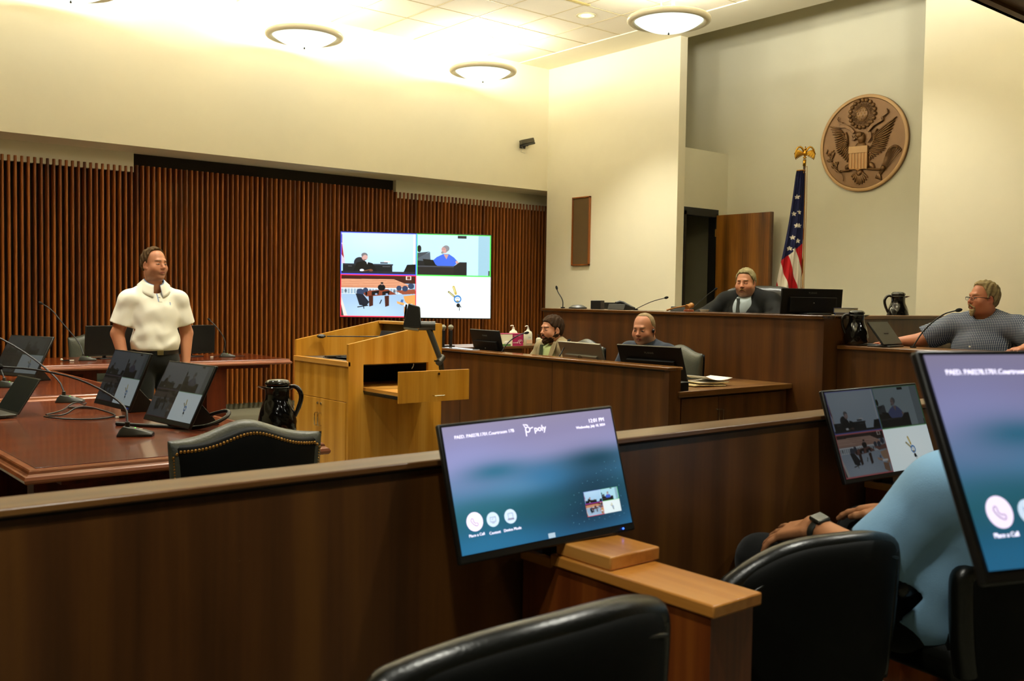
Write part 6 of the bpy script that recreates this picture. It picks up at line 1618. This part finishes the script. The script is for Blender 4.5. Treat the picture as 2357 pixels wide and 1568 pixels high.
def witness():
    loc = (7.22, 3.30, .27); rz = face_rz(-1, .0); hrz = face_rz(-.88, .50)-rz
    # person frame: +y = world -x, +x (his right) = world +y
    J = seated(hz=1.195, lean=.0, width=.235)
    J.update(elR=v3(.42, .12, .885), wrR=v3(.60, .20, .862), elL=v3(-.50, .10, .88), wrL=v3(-.44, .34, .875))
    J['chest'] = v3(0, -.01, .83); J['neck'] = v3(0, -.02, 1.10); J['shL'] = v3(-.235, .0, .995); J['shR'] = v3(.225, .02, .995)
    ho = v3(.01, .02, 1.205); hM = rotm(hrz, R(2))
    B = body('person', 'heavy man with glasses and goatee in a blue checked shirt seated in the witness box', loc, rz, J, (ho, hM), skin='c07c58', fat=.065, fatface=.012, armr=(.066, .056, .034),
             paint=dict(blush=.5, brow='a08060', lip='a05444', browk=.5), fine=[(J['wrR']-.02, J['wrR']+v3(.13, .12, .06))],
             hands=[dict(w=J['wrR'], d=(1, .35, -.05), up=(0, 0, 1), side=(-.3, 1, 0)), dict(w=J['wrL'], d=(.3, 1, -.1), up=(0, 0, 1), side=(1, 0, 0))])
    hair_mesh('hair', B, ho, hM, '7c6a48', M_HAIR, grow=.015, hy=.018, hs=.52, temple=.010, low=-.058, tuft=.005, col2='a8966c', sideburn=-.012)
    beard_mesh('goatee', B, ho, hM, '8c7048', M_HAIR, 'goatee', col2='b4a078')
    P = lambda x, y, z: tuple(ho+hM@v3(x, y, z))
    g = MB()
    for s in (-1, 1):
        g.tube([P(s*.031+.021*math.copysign(abs(math.cos(a))**.7, math.cos(a)), .104, .001+.0125*math.copysign(abs(math.sin(a))**.7, math.sin(a))) for a in [2*PI*i/20 for i in range(20)]], .0014, 6, closed=True)
        g.tube([P(s*.054, .103, .010), P(s*.074, .085, .010), P(s*.080, .0, .006)], .0020, 6)
    g.tube([P(-.010, .106, .006), P(0, .109, .009), P(.010, .106, .006)], .002, 6)
    gl = g.obj('glasses', M_BLACK, B)
    for s in (-1, 1): MB().cyl(P(s*.031, .1035, .001), P(s*.031, .1040, .001), .0125, seg=24).obj('lens', mat('clear_lens', 'ffffff', .03, trans=1), gl)
    S = SDF((-.62, -.34, .40), (.62, .46, 1.20), .0085); torso(S, J, .022, .07, sh=.072)
    S.cap(J['shR'], J['elR'], .098, .095, .03); S.cap(J['shL'], J['elL'], .095, .092, .03)
    for s in 'LR': cutend(S, J['sh'+s]*.14+J['el'+s]*.86, J['el'+s]-J['sh'+s], .13, .10)
    S.cap((0, .0, 1.05), (.0, .03, 1.22), .070, .082, .006, op='s')
    for i in range(4): f = i/3; S.cap((0, .30, .91+.045*i), (0, .14, .95+.045*i), .006+.055*f, .006+.055*f, .008, op='s')
    sh = fin(S, 'checked_shirt', gingham(), B, '4a5874', wrinkle(.009, 11, 9))
    mb = MB().grid(lambda u, v: ((.076+.040*v)*math.cos(R(115)+R(310)*u), .004+(.078+.03*v)*math.sin(R(115)+R(310)*u), 1.115-.045*v-.10*max(0, math.sin(R(115)+R(310)*u))), 36, 3)
    o = mb.obj('collar', sh.data.materials[0], sh, smooth=True); o.modifiers.new('thickness', 'SOLIDIFY').thickness = .005
    for z, y in ((.86, .218), (.79, .235), (.72, .24)): MB().sph((0, y, z), (.0075, .003, .0075), 10).obj('button', M_WHITE, sh)
    MB().box(-.135, -.065, .205, .212, .838, .842).obj('pocket_edge', M_BLACK, sh)
    w = J['wrL']; d = (w-J['elL']); d /= np.linalg.norm(d)
    MB().cyl(tuple(w-d*.05), tuple(w-d*.035), .038, seg=24).obj('wrist_strap', mat('olive_strap', '4a4a2a', .6), B)
    S = SDF((-.30, -.25, .02), (.30, .58, .66), .014)
    for s in 'LR': S.cap(J['hip'+s], J['kn'+s], .115, .085, .03); S.cap(J['kn'+s], J['an'+s], .08, .06, .02)
    fin(S, 'trousers', M_CLOTH, B, '20201c')
witness()

def juror():
    o0 = v3(2.38, 1.12, .15)
    W = lambda x, y, z: v3(x, y, z)-o0
    J = dict(pelvis=W(2.40, 1.20, .70), chest=W(2.40, 1.08, .92), neck=W(2.45, 1.0, 1.09), shL=W(2.22, 1.09, .995), shR=W(2.64, 1.02, .995),
             elL=W(2.165, 1.235, .80), elR=W(2.72, 1.20, .80), wrL=W(2.240, 1.45, .838), wrR=W(2.62, 1.44, .84),
             hipL=W(2.28, 1.22, .66), hipR=W(2.50, 1.20, .66), knL=W(2.275, 1.63, .70), knR=W(2.74, 1.60, .725), anL=W(2.22, 1.58, .24), anR=W(2.72, 1.58, .24))
    J['M'] = rotm(0, R(20))
    ho = W(2.50, .985, 1.175); hM = rotm(R(5), R(8), R(14))
    wl = J['wrL']
    B = body('person', 'seated juror in a light blue shirt and black trousers with a dark square wristwatch', tuple(o0), 0, J, (ho, hM), skin='bd8358', fat=.03, armr=(.055, .046, .030),
             fine=[(wl+v3(-.07, -.12, -.11), wl+v3(.09, .24, .06))],
             hands=[dict(w=wl, d=(.04, 1, -.34), up=(-.30, .25, 1), side=(1, 0, .1), spread=.42, k=.002, curl=(.12, .20, .28, .34), sc=1.06, thumb=1), dict(w=J['wrR'], d=(.1, 1, -.2), up=(0, 0, 1), side=(-1, 0, 0))])
    hair_mesh('hair', B, ho, hM, '3a2a18', M_HAIR, hf=.006)
    for q in [B]: q.scale = (1.04,)*3; q.location = Vector((0, 0, 1.43))+(Vector(o0)-Vector((0, 0, 1.43)))*1.04
    # shirt
    S = SDF(tuple(W(2.02, .80, .58)), tuple(W(2.86, 1.42, 1.20)), .0085); torso(S, J, .022, .04)
    S.cap(J['shL'], J['elL'], .084, .088, .03); S.cap(J['shR'], J['elR'], .082, .085, .03)
    for s in 'LR': cutend(S, J['sh'+s]*.10+J['el'+s]*.90, J['el'+s]-J['sh'+s], .13, .10)
    S.cap(J['neck']+v3(0, 0, -.05), J['neck']+v3(.02, 0, .1), .064, .07, .006, op='s')
    def col(V):
        c = np.tile(np.array(s2l('8ab6d8')), (len(V), 1)); d = np.abs((V-(J['shL']+v3(.045, 0, 0)))@np.array((1, .15, .2)))
        return blend(c, (d < .004)*(V[:, 2] > J['elL'][2]), '5f8298')
    fin(S, 'blue_shirt', M_CLOTH, B, col, wrinkle(.010, 10, 5, (1, 1, .8)))
    S = SDF(tuple(W(2.02, 1.0, .17)), tuple(W(3.0, 1.95, .90)), .012)
    S.ell(J['pelvis'], (.19, .15, .13), None, .03)
    for s in 'LR': S.cap(J['hip'+s], J['kn'+s], .100, .078, .03); S.cap(J['kn'+s], J['an'+s], .076, .060, .015)
    fin(S, 'black_trousers', M_CLOTH, B, '0d0e0b', wrinkle(.006, 13, 2))
    for s in 'LR': a = J['an'+s]; MB().box(a[0]-.05, a[0]+.05, a[1]-.08, a[1]+.18, 0, .08).obj('shoe', M_BLACK, B, bevel=.03, seg=3)
    # wristwatch
    d = wl-J['elL']; d /= np.linalg.norm(d); up = v3(-.30, .0, 1); up -= d*(up@d); up /= np.linalg.norm(up); sd = np.cross(d, up)
    M = Matrix([[sd[i], d[i], up[i]] for i in range(3)]).to_4x4(); M.translation = Vector(wl-d*.028)
    pts = [(.036*math.cos(a), 0, .030*math.sin(a)) for a in [2*PI*i/32 for i in range(32)]]
    st = MB().tube(pts, .0028, 8, closed=True).xf(Matrix.Diagonal((1, 4.2, 1, 1))).xf(M).obj('watch_strap', mat('watch_rubber', '23241c', .55), B, smooth=True)
    wc = MB().box(-.020, .020, -.022, .022, .029, .041).xf(M).obj('watch_case', mat('watch_case', '2e2c22', .3, metal=.5), B, bevel=.006, seg=4)
    MB().box(-.0165, .0165, -.0185, .0185, .0405, .0418).xf(M).obj('watch_glass', mat('watch_glass', '2a2925', .12), wc, bevel=.0005)
juror()
